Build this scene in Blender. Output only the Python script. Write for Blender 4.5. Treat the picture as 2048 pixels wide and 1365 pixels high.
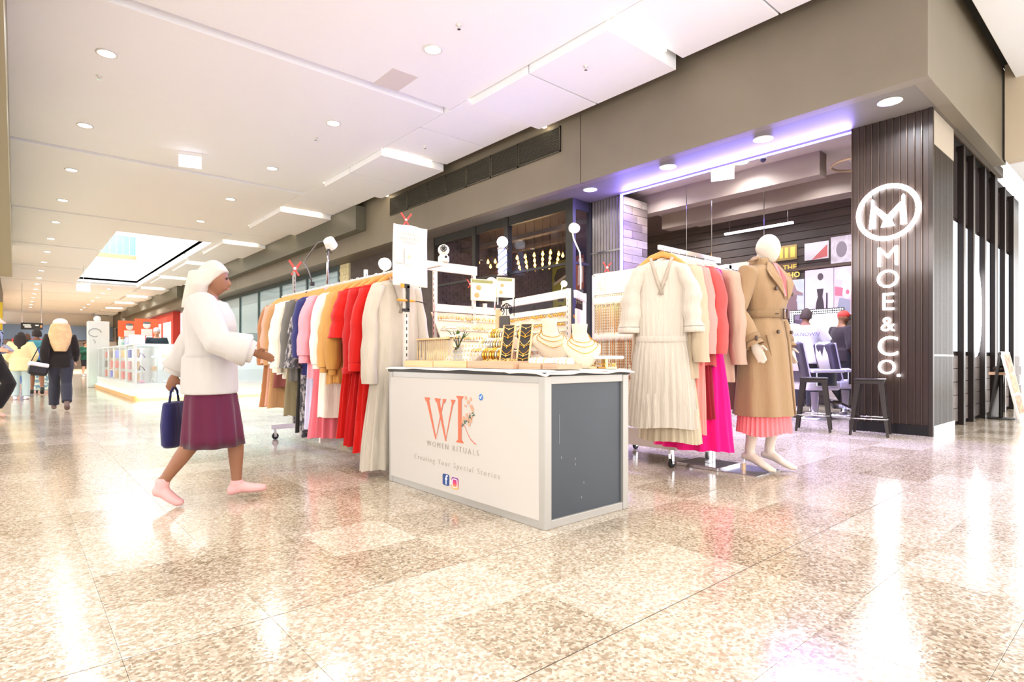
import bpy, bmesh, math, random
from mathutils import Vector, Matrix, Euler, Quaternion
R = math.radians
rnd = random.Random(7)
SC = bpy.context.scene
COL = SC.collection
for o in list(bpy.data.objects): bpy.data.objects.remove(o)

# ------------------------------------------------------------------ camera
cam = bpy.data.cameras.new('camera'); CAM = bpy.data.objects.new('camera', cam); COL.objects.link(CAM)
cam.sensor_width = 36; cam.lens = 36*1148/2048
cam.shift_y = 35.5/2048
cam.clip_start = .05; cam.clip_end = 300
CAM.location = (0, 0, .9); CAM.rotation_euler = (R(90), 0, R(-40.9))
SC.camera = CAM
# ------------------------------------------------------------------ world, exposure
SC.view_settings.view_transform = 'Standard'; SC.view_settings.look = 'None'
SC.view_settings.gamma = 1; SC.view_settings.use_curve_mapping = False
SC.view_settings.exposure = .53
W = bpy.data.worlds.new('mall_air'); SC.world = W; W.use_nodes = True
W.node_tree.nodes['Background'].inputs[0].default_value = (1, .99, .98, 1)
W.node_tree.nodes['Background'].inputs[1].default_value = 2.7
SC.cycles.max_bounces = 8; SC.cycles.diffuse_bounces = 4; SC.cycles.glossy_bounces = 4
SC.cycles.transparent_max_bounces = 12; SC.cycles.caustics_reflective = False; SC.cycles.caustics_refractive = False
SC.cycles.sample_clamp_indirect = 6
SC.cycles.use_denoising = True

def area(name, loc, size, power, col=(1, 1, 1), rot=(0, 0, 0), sizey=None, spread=180, disk=False):
    l = bpy.data.lights.new(name, 'AREA'); l.energy = power; l.color = col
    l.size = size; l.spread = R(spread)
    if disk: l.shape = 'DISK'
    if sizey: l.shape = 'RECTANGLE'; l.size_y = sizey
    o = bpy.data.objects.new(name, l); COL.objects.link(o); o.location = loc; o.rotation_euler = rot
    o['kind'] = 'helper'
    return o
# ------------------------------------------------------------------ materials
def lin(h):
    h = h.lstrip('#'); c = [int(h[i:i+2], 16)/255 for i in (0, 2, 4)]
    return tuple((x/12.92 if x <= .04045 else ((x+.055)/1.055)**2.4) for x in c) + (1,)
MATS = {}
def mat(name, hexc='#ffffff', rough=.5, metal=0, emit=0, ecol=None, var=0, vscale=8, bump=0, bscale=60, stretch=(1, 1, 1),
        trans=0, alpha=1, spec=.5, coat=0, sheen=0, ior=1.45, col2=None, thresh=None):
    if name in MATS: return MATS[name]
    m = bpy.data.materials.new(name); m.use_nodes = True; MATS[name] = m
    nt = m.node_tree; N = nt.nodes; L = nt.links
    b = N['Principled BSDF']; I = b.inputs
    c = lin(hexc)
    I['Base Color'].default_value = c; I['Roughness'].default_value = rough; I['Metallic'].default_value = metal
    I['Specular IOR Level'].default_value = spec; I['IOR'].default_value = ior
    I['Transmission Weight'].default_value = trans; I['Alpha'].default_value = alpha
    I['Coat Weight'].default_value = coat; I['Sheen Weight'].default_value = sheen
    if emit:
        I['Emission Color'].default_value = lin(ecol or hexc); I['Emission Strength'].default_value = emit
    if var or bump or col2:
        tc = N.new('ShaderNodeTexCoord'); mp = N.new('ShaderNodeMapping'); L.new(tc.outputs['Object'], mp.inputs[0])
        mp.inputs['Scale'].default_value = stretch
    if var or col2:
        n = N.new('ShaderNodeTexNoise'); n.inputs['Scale'].default_value = vscale; n.inputs['Detail'].default_value = 4
        L.new(mp.outputs[0], n.inputs['Vector'])
        cr = N.new('ShaderNodeValToRGB'); e = cr.color_ramp.elements
        lo, hi = thresh or (.3, .7)
        e[0].position = lo; e[1].position = hi
        if col2: e[0].color = c; e[1].color = lin(col2)
        else:
            e[0].color = tuple(x*(1-var) for x in c[:3])+(1,); e[1].color = tuple(min(1, x*(1+var)) for x in c[:3])+(1,)
        L.new(n.outputs['Fac'], cr.inputs[0]); L.new(cr.outputs[0], I['Base Color'])
    if bump:
        n2 = N.new('ShaderNodeTexNoise'); n2.inputs['Scale'].default_value = bscale; n2.inputs['Detail'].default_value = 3
        L.new(mp.outputs[0], n2.inputs['Vector'])
        bp = N.new('ShaderNodeBump'); bp.inputs['Strength'].default_value = bump; bp.inputs['Distance'].default_value = .02
        L.new(n2.outputs['Fac'], bp.inputs['Height']); L.new(bp.outputs[0], I['Normal'])
    return m

def cloth(name, hexc, rough=.85, bump=.6, **k):
    k.setdefault('stretch', (1, 1, .22))
    return mat(name, hexc, rough, var=k.pop('var', .05), vscale=k.pop('vscale', 6), bump=bump, bscale=k.pop('bscale', 16),
               spec=.2, sheen=.15, **k)

# ------------------------------------------------------------------ mesh builder
class MB:
    def __init__(s, M=None): s.v = []; s.f = []; s.mi = []; s.m = 0; s.M = M; s.sm = []; s.smooth = False
    def add(s, vs, fs):
        b = len(s.v)
        s.v += [Vector(p) if s.M is None else s.M @ Vector(p) for p in vs]
        for f in fs: s.f.append([b+i for i in f]); s.mi.append(s.m); s.sm.append(s.smooth)
        return s
    def bx(s, x0, x1, y0, y1, z0, z1):
        v = [(x, y, z) for z in (z0, z1) for y in (y0, y1) for x in (x0, x1)]
        return s.add(v, [(0, 2, 3, 1), (4, 5, 7, 6), (0, 1, 5, 4), (2, 6, 7, 3), (0, 4, 6, 2), (1, 3, 7, 5)])
    def box(s, c, sz, rot=None):
        h = [a/2 for a in sz]; q = Euler(rot).to_matrix() if rot else None
        v = []
        for z in (-1, 1):
            for y in (-1, 1):
                for x in (-1, 1):
                    p = Vector((x*h[0], y*h[1], z*h[2]))
                    if q: p = q @ p
                    v.append(p+Vector(c))
        return s.add(v, [(0, 2, 3, 1), (4, 5, 7, 6), (0, 1, 5, 4), (2, 6, 7, 3), (0, 4, 6, 2), (1, 3, 7, 5)])
    def bar(s, p0, p1, w, h, up=(0, 0, 1)):
        p0, p1 = Vector(p0), Vector(p1); d = (p1-p0).normalized(); u = Vector(up)
        if abs(d.dot(u)) > .95: u = Vector((1, 0, 0))
        a = d.cross(u).normalized(); b = a.cross(d).normalized()
        v = []
        for p in (p0, p1):
            for x, y in ((-1, -1), (1, -1), (1, 1), (-1, 1)): v.append(p+a*x*w/2+b*y*h/2)
        return s.add(v, [(3, 2, 1, 0), (4, 5, 6, 7), (0, 1, 5, 4), (1, 2, 6, 5), (2, 3, 7, 6), (3, 0, 4, 7)])
    def loft(s, rings, caps=(True, True), closed=True):
        n = len(rings[0]); v = [p for r in rings for p in r]; f = []
        for i in range(len(rings)-1):
            for j in range(n if closed else n-1):
                a = i*n+j; b = i*n+(j+1) % n
                f.append((a, b, b+n, a+n))
        if caps[0]: f.append(tuple(range(n))[::-1])
        if caps[1]: f.append(tuple((len(rings)-1)*n+j for j in range(n)))
        return s.add(v, f)
    def tube(s, pts, r, n=8, caps=(True, True), fl=None):
        pts = [Vector(p) for p in pts]; m = len(pts)
        rr = r if isinstance(r, (list, tuple)) else [r]*m
        rings = []; pa = None
        for i, p in enumerate(pts):
            d = (pts[min(i+1, m-1)]-pts[max(i-1, 0)])
            d = d.normalized() if d.length > 1e-9 else Vector((0, 0, 1))
            if pa is None:
                u = Vector((0, 0, 1)) if abs(d.z) < .9 else Vector((0, 1, 0))
                pa = d.cross(u).normalized()
            pa = (pa-d*pa.dot(d))
            pa = pa.normalized() if pa.length > 1e-6 else d.orthogonal().normalized()
            pb = d.cross(pa)
            q = rr[i]; q = q if isinstance(q, (tuple, list)) else (q, q)
            rings.append([p+pa*math.cos(2*math.pi*k/n)*q[0]+pb*math.sin(2*math.pi*k/n)*q[1] for k in range(n)])
        return s.loft(rings, caps)
    def cyl(s, p0, p1, r0, r1=None, n=14): return s.tube([p0, p1], [r0, r0 if r1 is None else r1], n)
    def lathe(s, prof, c=(0, 0, 0), n=20, caps=(True, True)):
        c = Vector(c)
        return s.loft([[c+Vector((r*math.cos(2*math.pi*k/n), r*math.sin(2*math.pi*k/n), z)) for k in range(n)] for r, z in prof], caps)
    def ell(s, c, r, n=14, m=8, q=None):
        c = Vector(c); r = (r, r, r) if not isinstance(r, (tuple, list)) else r
        rings = []
        for i in range(m+1):
            t = -math.pi/2+math.pi*i/m
            rr = max(math.cos(t), .02)
            row = []
            for k in range(n):
                p = Vector((r[0]*rr*math.cos(2*math.pi*k/n), r[1]*rr*math.sin(2*math.pi*k/n), r[2]*math.sin(t)))
                row.append(c+(q @ p if q else p))
            rings.append(row)
        return s.loft(rings)
    def prism(s, poly, o, u, v, t):
        "poly in (a,b), extruded from o along u x v by t"
        o, u, v = Vector(o), Vector(u), Vector(v); w = u.cross(v).normalized()*t; n = len(poly)
        P = [o+u*a+v*b for a, b in poly]
        return s.add(P+[p+w for p in P], [tuple(range(n))[::-1], tuple(range(n, 2*n))]+[(i, (i+1) % n, (i+1) % n+n, i+n) for i in range(n)])
    def torus(s, c, R0, r, n=24, m=6, q=None, sq=(1, 1)):
        c = Vector(c); v = []; f = []
        for i in range(n):
            a = 2*math.pi*i/n
            for j in range(m):
                b = 2*math.pi*j/m
                p = Vector(((R0+r*math.cos(b))*math.cos(a)*sq[0], (R0+r*math.cos(b))*math.sin(a)*sq[1], r*math.sin(b)))
                v.append(c+(q @ p if q else p))
        for i in range(n):
            for j in range(m):
                f.append((i*m+j, ((i+1) % n)*m+j, ((i+1) % n)*m+(j+1) % m, i*m+(j+1) % m))
        return s.add(v, f)
    def mesh(s, name, mats):
        me = bpy.data.meshes.new(name); me.from_pydata(s.v, [], s.f)
        for m in (mats if isinstance(mats, (list, tuple)) else [mats]): me.materials.append(m)
        me.polygons.foreach_set('material_index', s.mi); me.polygons.foreach_set('use_smooth', s.sm)
        me.update(); bm = bmesh.new(); bm.from_mesh(me); bmesh.ops.recalc_face_normals(bm, faces=bm.faces); bm.to_mesh(me); bm.free()
        return me
    def obj(s, name, mats, parent=None, smooth=None, bevel=0, loc=None, rz=None):
        if smooth is not None: s.sm = [smooth]*len(s.f)
        o = bpy.data.objects.new(name, s.mesh(name, mats)); COL.objects.link(o)
        if parent is not None: o.parent = parent
        if loc is not None: o.location = loc
        if rz is not None: o.rotation_euler = (0, 0, rz)
        if bevel:
            b = o.modifiers.new('edge', 'BEVEL'); b.width = bevel; b.segments = 2; b.limit_method = 'ANGLE'
        return o

def tag(o, label, cat, group=None):
    o['label'] = label; o['category'] = cat
    if group: o['group'] = group
    return o
def thing(name, label, cat, loc=(0, 0, 0), rz=0, group=None):
    o = bpy.data.objects.new(name, None); COL.objects.link(o); o.location = loc; o.rotation_euler = (0, 0, rz); o.empty_display_size = .1
    return tag(o, label, cat, group)
def struct(o, label=None):
    o['kind'] = 'structure'
    if label: o['label'] = label
    return o
def copytree(o, loc=None, rz=None, label=None, parent=None):
    c = o.copy(); COL.objects.link(c)
    if parent is not None: c.parent = parent
    if loc is not None: c.location = loc
    if rz is not None: c.rotation_euler = (0, 0, rz)
    if label: c['label'] = label
    for ch in list(o.children): copytree(ch, parent=c)
    return c
def inst(name, me, parent, loc, rot=None, mtx=None):
    o = bpy.data.objects.new(name, me); COL.objects.link(o); o.parent = parent; o.location = loc
    if rot: o.rotation_euler = rot
    return o
def text_mesh(txt, size, mats, ext=.002, bold=0, align='CENTER', spacing=1, shear=0):
    cu = bpy.data.curves.new('lettering', 'FONT'); cu.body = txt; cu.size = size; cu.extrude = ext; cu.offset = bold
    cu.align_x = align; cu.align_y = 'CENTER'; cu.space_character = spacing; cu.resolution_u = 4; cu.shear = shear
    o = bpy.data.objects.new('lettering', cu); COL.objects.link(o)
    dg = bpy.context.evaluated_depsgraph_get()
    me = bpy.data.meshes.new_from_object(o.evaluated_get(dg)); bpy.data.objects.remove(o); bpy.data.curves.remove(cu)
    me.materials.clear(); me.materials.append(mats); me.update()
    return me
def put_text(name, txt, size, m, parent, o, u, v, **k):
    "text centred at o, running along u, up along v"
    me = text_mesh(txt, size, m, **k)
    u, v = Vector(u).normalized(), Vector(v).normalized(); w = u.cross(v)
    M = Matrix((u, v, w)).transposed().to_4x4(); M.translation = Vector(o)
    me.transform(M)
    ob = bpy.data.objects.new(name, me); COL.objects.link(ob)
    if parent is not None: ob.parent = parent
    return ob
def remesh(me, vox, smooth=4):
    o = bpy.data.objects.new('tmp', me); COL.objects.link(o)
    r = o.modifiers.new('r', 'REMESH'); r.mode = 'VOXEL'; r.voxel_size = vox; r.use_smooth_shade = True
    if smooth:
        s = o.modifiers.new('s', 'SMOOTH'); s.factor = .5; s.iterations = smooth
    dg = bpy.context.evaluated_depsgraph_get()
    me2 = bpy.data.meshes.new_from_object(o.evaluated_get(dg))
    mats = list(me.materials); bpy.data.objects.remove(o)
    me2.materials.clear()
    for m in mats: me2.materials.append(m)
    for p in me2.polygons: p.use_smooth = True
    return me2
# ------------------------------------------------------------------ lights that belong to the place
# (main downlights, soffit lights and strips carry their own lamps in their builders)
PURPLE = (.22, .16, 1)
area('skylight_daylight', (3.82, 30, 8.5), 2.6, 420, (.95, .98, 1), (0, 0, 0), sizey=16)

# ------------------------------------------------------------------ floor
def terrazzo():
    m = bpy.data.materials.new('terrazzo'); m.use_nodes = True; nt = m.node_tree; N = nt.nodes; L = nt.links
    b = N['Principled BSDF']
    g = N.new('ShaderNodeNewGeometry')
    vo = N.new('ShaderNodeTexVoronoi'); vo.inputs['Scale'].default_value = 95; L.new(g.outputs['Position'], vo.inputs['Vector'])
    sp = N.new('ShaderNodeSeparateColor'); L.new(vo.outputs['Color'], sp.inputs[0])
    at = N.new('ShaderNodeAttribute'); at.attribute_name = 'shade'
    ma = N.new('ShaderNodeMath'); ma.operation = 'MULTIPLY_ADD'; ma.inputs[1].default_value = .62
    L.new(sp.outputs[0], ma.inputs[0]); L.new(at.outputs['Fac'], ma.inputs[2])
    cr = N.new('ShaderNodeValToRGB'); L.new(ma.outputs[0], cr.inputs[0])
    el = cr.color_ramp.elements
    stops = [(0, '#4b3f34'), (.16, '#726250'), (.36, '#98866f'), (.55, '#b0a08a'), (.75, '#c1b3a0'), (1, '#d8cebf')]
    el[0].position = 0; el[0].color = lin(stops[0][1]); el[1].position = 1; el[1].color = lin(stops[-1][1])
    for p, c in stops[1:-1]:
        e = el.new(p); e.color = lin(c)
    L.new(cr.outputs[0], b.inputs['Base Color'])
    n = N.new('ShaderNodeTexNoise'); n.inputs['Scale'].default_value = 1.3; L.new(g.outputs['Position'], n.inputs['Vector'])
    mr = N.new('ShaderNodeMapRange'); mr.inputs['To Min'].default_value = .07; mr.inputs['To Max'].default_value = .19
    L.new(n.outputs['Fac'], mr.inputs[0]); L.new(mr.outputs[0], b.inputs['Roughness'])
    bp = N.new('ShaderNodeBump'); bp.inputs['Strength'].default_value = .05; bp.inputs['Distance'].default_value = .004
    L.new(vo.outputs['Distance'], bp.inputs['Height']); L.new(bp.outputs[0], b.inputs['Normal'])
    b.inputs['IOR'].default_value = 1.55
    return m
TERR = terrazzo()
GROUT = mat('grout', '#b9a588', .6, var=.1)
floor = MB().bx(-9, 22, -5, 75, -.2, -.0075).obj('floor', GROUT); struct(floor, 'polished beige terrazzo floor of the mall with square tiles')
TS = .43; GX, GY = .243, 2.06
SHADES = [.19, .26, .33, .41, .47]
def shade_attr(me, vals):
    a = me.attributes.new('shade', 'FLOAT', 'FACE'); a.data.foreach_set('value', vals)
def tile_geo(mb, x0, y0, x1, y1, g=.0005, ch=.0007):
    x0 += g; y0 += g; x1 -= g; y1 -= g
    mb.add([(x0, y0, -.0085), (x1, y0, -.0085), (x1, y1, -.0085), (x0, y1, -.0085), (x0, y0, -ch), (x1, y0, -ch), (x1, y1, -ch), (x0, y1, -ch),
            (x0+ch, y0+ch, 0), (x1-ch, y0+ch, 0), (x1-ch, y1-ch, 0), (x0+ch, y1-ch, 0)],
           [(8, 9, 10, 11), (0, 1, 5, 4), (1, 2, 6, 5), (2, 3, 7, 6), (3, 0, 4, 7), (4, 5, 9, 8), (5, 6, 10, 9), (6, 7, 11, 10), (7, 4, 8, 11)])
tile_me = []
for s in SHADES:
    t = MB(); tile_geo(t, 0, 0, TS, TS); me = t.mesh('tile', TERR); shade_attr(me, [s]*len(me.polygons)); tile_me.append(me)
def tile_shade(i, j):
    r = random.Random(i*7919+j*104729); q = r.random()
    k = 0 if q < .16 else 1 if q < .42 else 2 if q < .72 else 3 if q < .92 else 4
    return k
fs, fc = math.sin(R(40.9)), math.cos(R(40.9))
cand = []; far = MB(); farv = []
for i in range(-20, 34):
    for j in range(-12, 95):
        x0, y0 = GX+i*TS, GY+j*TS
        xc, yc = x0+TS/2, y0+TS/2
        d = fs*xc+fc*yc; l = fc*xc-fs*yc
        vis = d > .75 and abs(l) < .93*d+.35 and d > 1.25
        # counter, racks and columns hide tiles
        if 2.2 < xc < 2.7 and 2.3 < yc < 3.7: vis = False
        cand.append(((d if vis else 1e9), i, j, x0, y0))
cand.sort()
for n, (d, i, j, x0, y0) in enumerate(cand):
    jt = .0035 if j in (0, -2, 6, 12) else 0
    if n < 296:
        o = inst('tile', tile_me[tile_shade(i, j)], floor, (x0, y0, 0))
        if jt: o.scale = (1, (TS-jt)/TS, 1); o.location.y += jt
    else:
        k = len(far.f); tile_geo(far, x0, y0+jt, x0+TS, y0+TS); farv += [SHADES[tile_shade(i, j)]]*(len(far.f)-k)
for jy, ja, jb in ((GY, -6, 9.5), (GY-2*TS, -2, 12), (GY+6*TS, -6, 3), (GY+12*TS, -6, 8)):
    MB().bx(ja, jb, jy, jy+.0035, -.0085, -.0008).obj('expansion_joint', mat('joint_dark', '#4a3a2c', .6), floor)
fo = far.obj('tile_field', TERR, floor); shade_attr(fo.data, farv); fo['kind'] = 'stuff'

# ------------------------------------------------------------------ ceiling
WHITE = mat('ceiling_paint', '#f3f5f8', .75, bump=.03, bscale=3)
CDARK = mat('plenum_dark', '#2b2a26', .8, var=.1)
CZ = 4.95
ceiling = MB().bx(-9, 6.85, -5, 22.0, 5.18, 5.3).bx(-9, 2.45, 22, 38.5, 5.18, 5.3).bx(5.2, 6.85, 22, 38.5, 5.18, 5.3).bx(-9, 6.85, 38.5, 75, 5.18, 5.3)\
    .bx(6.85, 11, 1.65, 75, 5.18, 5.3).bx(6.85, 22, -5, 1.65, 5.18, 5.3).obj('ceiling', CDARK); struct(ceiling, 'white stepped panel ceiling of the mall corridor')
ys = [-4.9, 1.65, 7.8, 13.95, 20.1, 26.25, 32.4, 38.5, 44.7, 50.8, 57, 63, 69, 74.9]
SLOT = .2
def bay(x0, x1, y0, y1, name='ceiling_panel', z=CZ, h=.23, m=WHITE):
    return MB().bx(x0, x1, y0, y1, z, z+h).obj(name, m, ceiling, bevel=.006)
for a, b in zip(ys[:-1], ys[1:]):
    y0, y1 = a+SLOT/2, b-SLOT/2
    if b <= 20.2 or a >= 38.4:
        bay(-8.9, 5.35, y0, y1)
    else:
        ya, yb = max(y0, 20.2), y1
        bay(-8.9, 2.45, ya, yb)
        if ya < 22: bay(2.45, 5.35, ya, 22.0)
        else: bay(5.2, 5.35, ya, yb)
        if a < 22 < b:
            bay(5.2, 5.35, 22, yb)
    MB().bx(-8.9, 5.35, b-SLOT/2, b+SLOT/2, 5.06, 5.18).obj('slot_back', WHITE, ceiling) if not 22 < b < 38 else MB().bx(-8.9, 2.45, b-SLOT/2, b+SLOT/2, 5.06, 5.18).obj('slot_back', WHITE, ceiling)
# sawtooth side panels and the strips between them
yb = [4.44+2.8*k for k in range(-3, 22)]
STRIPS = []
for k in range(len(yb)-1):
    lo = (k-3) % 2 == 0
    z = CZ-.115 if lo else CZ
    y0, y1 = yb[k], yb[k+1]-.1; ym = (yb[k]+yb[k+1])/2
    if yb[k] > 40 and yb[k] < 46: pass
    bay(5.36, 6.8, y0, ym-.012, z=z, h=.3 if lo else .2); bay(5.36, 6.8, ym+.012, y1, z=z, h=.3 if lo else .2)
    STRIPS.append((yb[k], lo))
MB().bx(6.8, 6.9, 1.65, 60, 5.05, 5.18).obj('plenum_edge', CDARK, ceiling)
# cross mall ceiling on the right and its bulkhead
bay(5.37, 10.9, -4.9, 1.5)
MB().bx(10.9, 11.2, -4.9, 1.62, 3.8, 5.18).obj('bulkhead', mat('bulkhead_paint', '#c9b9a0', .6), ceiling)
bay(11.2, 21.9, -4.9, 1.62, z=3.8, h=.2)
# ceiling access hatch
MB().bx(3.98, 4.38, 7.12, 7.7, CZ-.006, CZ).obj('access_hatch', mat('hatch_grey', '#d9d2ce', .7), ceiling)
# well of the skylight
well = MB().bx(5.2, 5.35, 22, 38.5, CZ+.24, 8.6).bx(2.3, 2.45, 22, 38.5, CZ+.24, 8.6).bx(2.3, 5.35, 38.5, 38.7, CZ+.24, 6.5).bx(2.3, 5.35, 21.9, 22, CZ+.24, 6.9)\
    .obj('window_well', mat('well_white', '#f2f3f1', .7)); struct(well, 'white well of the skylight opening over the corridor')
MB().bx(2.45, 5.2, 38.45, 38.72, 6.5, 6.72).obj('well_edge', mat('copper_band', '#c08f6c', .5), well)
bal = MB()
for k in range(9): bal.bx(2.45+k*.305, 2.45+k*.305+.29, 38.55, 38.575, 6.72, 7.75)
bal.obj('glass_balustrade', mat('bluish_glass', '#6fb2cc', .1, alpha=.8), well)
MB().bx(2.45, 5.2, 38.53, 38.6, 7.75, 7.8).obj('handrail', mat('rail_blue', '#88aec2', .4), well)

# ------------------------------------------------------------------ right hand wall: fascia, soffit
FASC = mat('fascia_olive', '#7b7262', .5, var=.05, vscale=1.2, bump=.02, bscale=8)
fascia = MB().bx(7.05, 7.2, 1.65, 6.41, 3.8, 5.18).obj('wall_right', FASC, bevel=.004); struct(fascia, 'dark olive fascia above the shopfronts')
MB().bx(7.05, 7.2, 6.425, 26, 3.8, 5.18).obj('fascia_panel', FASC, fascia, bevel=.004)
MB().bx(7.05, 7.2, 26.02, 74, 3.8, 5.18).obj('fascia_panel', FASC, fascia)
MB().bx(7.2, 11.2, 1.65, 1.8, 3.8, 5.18).obj('fascia_return', FASC, fascia, bevel=.004)
SOFF = mat('soffit_paint', '#6f685f', .55)
MB().bx(7.2, 8.1, 1.8, 40, 3.805, 3.95).obj('soffit', SOFF, fascia)
MB().bx(8.1, 12, .6+1.2, 1.86, 3.805, 3.95).obj('soffit', SOFF, fascia)
box = MB().bx(6.76, 7.05, 14.06, 33, 4.3, 4.93).obj('trim_1', mat('bulkhead_olive', '#5f5d50', .5), bevel=.004); struct(box, 'projecting dark bulkhead box below the ceiling edge')
b2 = MB().bx(6.76, 7.05, 36, 58, 4.3, 4.93).obj('trim_2', MATS['bulkhead_olive'], bevel=.004); struct(b2, 'second projecting bulkhead box further down the corridor')
lb = MB().bx(-3.2, -.07, -5, 27, 3.8, 4.94).obj('trim_3', mat('left_bulkhead', '#8b8268', .5)); struct(lb, 'olive bulkhead along the left edge of the corridor')
lb2 = MB().bx(-3.2, -.55, 31, 48, 3.5, 4.94).obj('trim_4', mat('left_bulkhead_dark', '#4b453c', .5)); struct(lb2, 'dark bulkhead further down the left side of the corridor')
# louvred vents
GRILL = mat('grille_dark', '#4f4b40', .45, metal=.3)
def vent(y0, y1, label):
    t = thing('air_vent', label, 'vent', (7.05, (y0+y1)/2, 4.44), 0, 'louvred vents along the fascia')
    h = (y1-y0)/2
    MB().bx(-.012, 0, -h, h, .02, .42).obj('backing', CDARK, t)
    MB().bx(-.025, 0, -h, h, 0, .022).bx(-.025, 0, -h, h, .418, .44).bx(-.025, 0, -h, -h+.02, 0, .44).bx(-.025, 0, h-.02, h, 0, .44).obj('frame', GRILL, t)
    sl = MB()
    for k in range(13): sl.box((-.016, 0, .04+k*.03), (.016, h*2-.04, .006), (0, R(35), 0))
    sl.obj('louvre', GRILL, t)
vy = [6.85, 7.95, 8.75, 9.55, 10.3, 11.05, 11.9, 12.75]
nm = ['nearest the seam of the fascia', 'second from the near end', 'third from the near end', 'in the middle of the row', 'just past the middle of the row', 'second from the far end', 'at the far end of the row']
for k in range(7): vent(vy[k]+.01, vy[k+1]-.01, 'dark louvred vent panel on the olive fascia, '+nm[k])
# ------------------------------------------------------------------ shopfront: column, sign, windows, interior
EM = mat('lamp_white', '#ffffff', .4, emit=22, ecol='#fffaf2')
EMC = mat('lamp_cool', '#ffffff', .4, emit=22, ecol='#eef2ff')
RIM = mat('lamp_rim', '#e9e7e2', .4)
def downlight_proto(r, em, power, col, label, group, spread=150):
    t = thing('downlight', label, 'light', (0, 0, 0), 0, group)
    MB().lathe([(r*1.0, 0), (r*1.22, -.004), (r*1.25, -.012), (r*1.0, -.014), (r*.98, 0)], n=22, caps=(False, False)).obj('rim', RIM, t, smooth=True)
    MB().lathe([(.001, -.006), (r*.99, -.006), (r*.99, -.001)], n=22, caps=(True, True)).obj('diffuser', em, t)
    l = bpy.data.lights.new('downlight_and_fill_beam', 'AREA'); l.shape = 'DISK'; l.size = r*2; l.energy = power; l.color = col; l.spread = R(spread)
    return t, l
def put_beam(l, loc):
    o = bpy.data.objects.new('downlight_and_fill_beam', l); COL.objects.link(o); o.location = (loc[0], loc[1], loc[2]-.03); o['kind'] = 'helper'
P1, beam1 = downlight_proto(.1, EM, 28, (1, .985, .96), 'x', 'ceiling downlights of the corridor')
first = True
ORD = ['nearest', 'second', 'third', 'fourth', 'fifth', 'sixth', 'seventh', 'eighth', 'ninth', 'tenth', 'eleventh', 'twelfth', 'thirteenth', 'fourteenth', 'fifteenth', 'sixteenth', 'seventeenth', 'eighteenth', 'nineteenth']
for X, nm, y0 in ((4.13, 'right', 6.35), (.92, 'left', 9.26)):
    n = 0
    for k in range(19):
        y = y0+3.1*k
        if y > 61 or (X > 2 and 21.8 < y < 38.6): continue
        lab = 'round white ceiling downlight, %s from the camera in the %s row' % (ORD[n], nm); n += 1
        if first: P1.location = (X, y, CZ); P1['label'] = lab; first = False
        else: copytree(P1, (X, y, CZ), label=lab)
        put_beam(beam1, (X, y, CZ))
for X, y in ((4.13, 3.25), (4.13, .15), (.92, 6.16), (.92, 3.06), (.92, 0), (8.5, -.6), (8.5, -3), (13, -.6), (4.13, -3)): put_beam(beam1, (X, y, CZ))   # lamps of the same rows above and behind the frame
P2, beam2 = downlight_proto(.1, EMC, 20, (.9, .93, 1), 'x', 'soffit downlights of the barber shop')
P2.location = (7.45, 2.1, 3.805); P2['label'] = 'bright soffit downlight in front of the sign column'
put_beam(beam2, P2.location)
for loc, lab in (((7.45, 3.55, 3.805), 'bright soffit downlight above the open shop entrance, beside the purple strip'),
                 ((7.45, 5.01, 3.805), 'bright soffit downlight above the far end of the purple strip'),
                 ((7.45, 6.56, 3.805), 'bright soffit downlight left of the corrugated pillar'),
                 ((8.34, 2.94, 3.95), 'shop ceiling downlight just left of the sign column'),
                 ((8.41, 6.02, 3.95), 'shop ceiling downlight above the plank clad pillar'),
                 ((9.62, 3.8, 3.95), 'shop ceiling downlight left of the far pair inside the shop'),
                 ((10.69, 3.85, 3.95), 'farthest shop ceiling downlight inside the shop'),
                 ((8.5, 4.4, 3.95), 'small shop ceiling downlight beside the exit sign')):
    copytree(P2, loc, label=lab); put_beam(beam2, loc)
# strips in the gaps of the side panels
STR = mat('strip_warm', '#fff4e0', .4, emit=8, ecol='#ffeccb')
nn = 0
for y, lo in STRIPS:
    if y < 3 or y > 58: continue
    ln = 1.05 if lo else 1.6
    t = thing('strip_light', 'warm linear strip light between ceiling panels, %s from the camera' % (ORD+['twentieth'])[nn], 'light', (5.4, y-.05, CZ+.02), 0, 'linear strips between the side panels'); nn += 1
    MB().bx(0, ln, -.035, .035, 0, .03).obj('diffuser', STR, t); MB().bx(-.01, ln+.01, -.045, .045, .03, .07).obj('housing', RIM, t)
    t.location.z = CZ-.02

# ---- sign column
DW = mat('stained_wood', '#33251f', .42, var=.35, vscale=3, stretch=(1, 1, .12), bump=.1, bscale=20)
DW2 = mat('black_metal_cladding', '#1b1a1b', .35, metal=.3)
colm = MB().bx(8.03, 8.96, 1.86, 2.67, 0, 3.805).obj('column', DW2); struct(colm, 'dark timber clad column carrying the lit shop sign')
for k in range(11):
    y0 = 1.86+k*.0739
    MB().bx(8.005, 8.03, y0+.006, y0+.0739-.006, .12, 3.8).obj('board', DW, colm, bevel=.003)
for k in range(12):
    y0 = 1.855+k*.0739
    MB().bx(7.985, 8.02, y0-.004+.001, y0+.006, .12, 3.8).obj('fin', mat('fin_edge', '#55473f', .3, metal=.5), colm)
ribs = MB()
for k in range(26): ribs.bx(8.03+k*.036, 8.03+k*.036+.022, 1.835, 1.86, .95, 3.4)
ribs.obj('rib', mat('rib_metal', '#3a332f', .35, metal=.5), colm)
ribs = MB()
for k in range(26): ribs.bx(8.03+k*.036, 8.03+k*.036+.022, 1.835, 1.86, .12, .93)
ribs.obj('rib', MATS['rib_metal'], colm)
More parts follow.
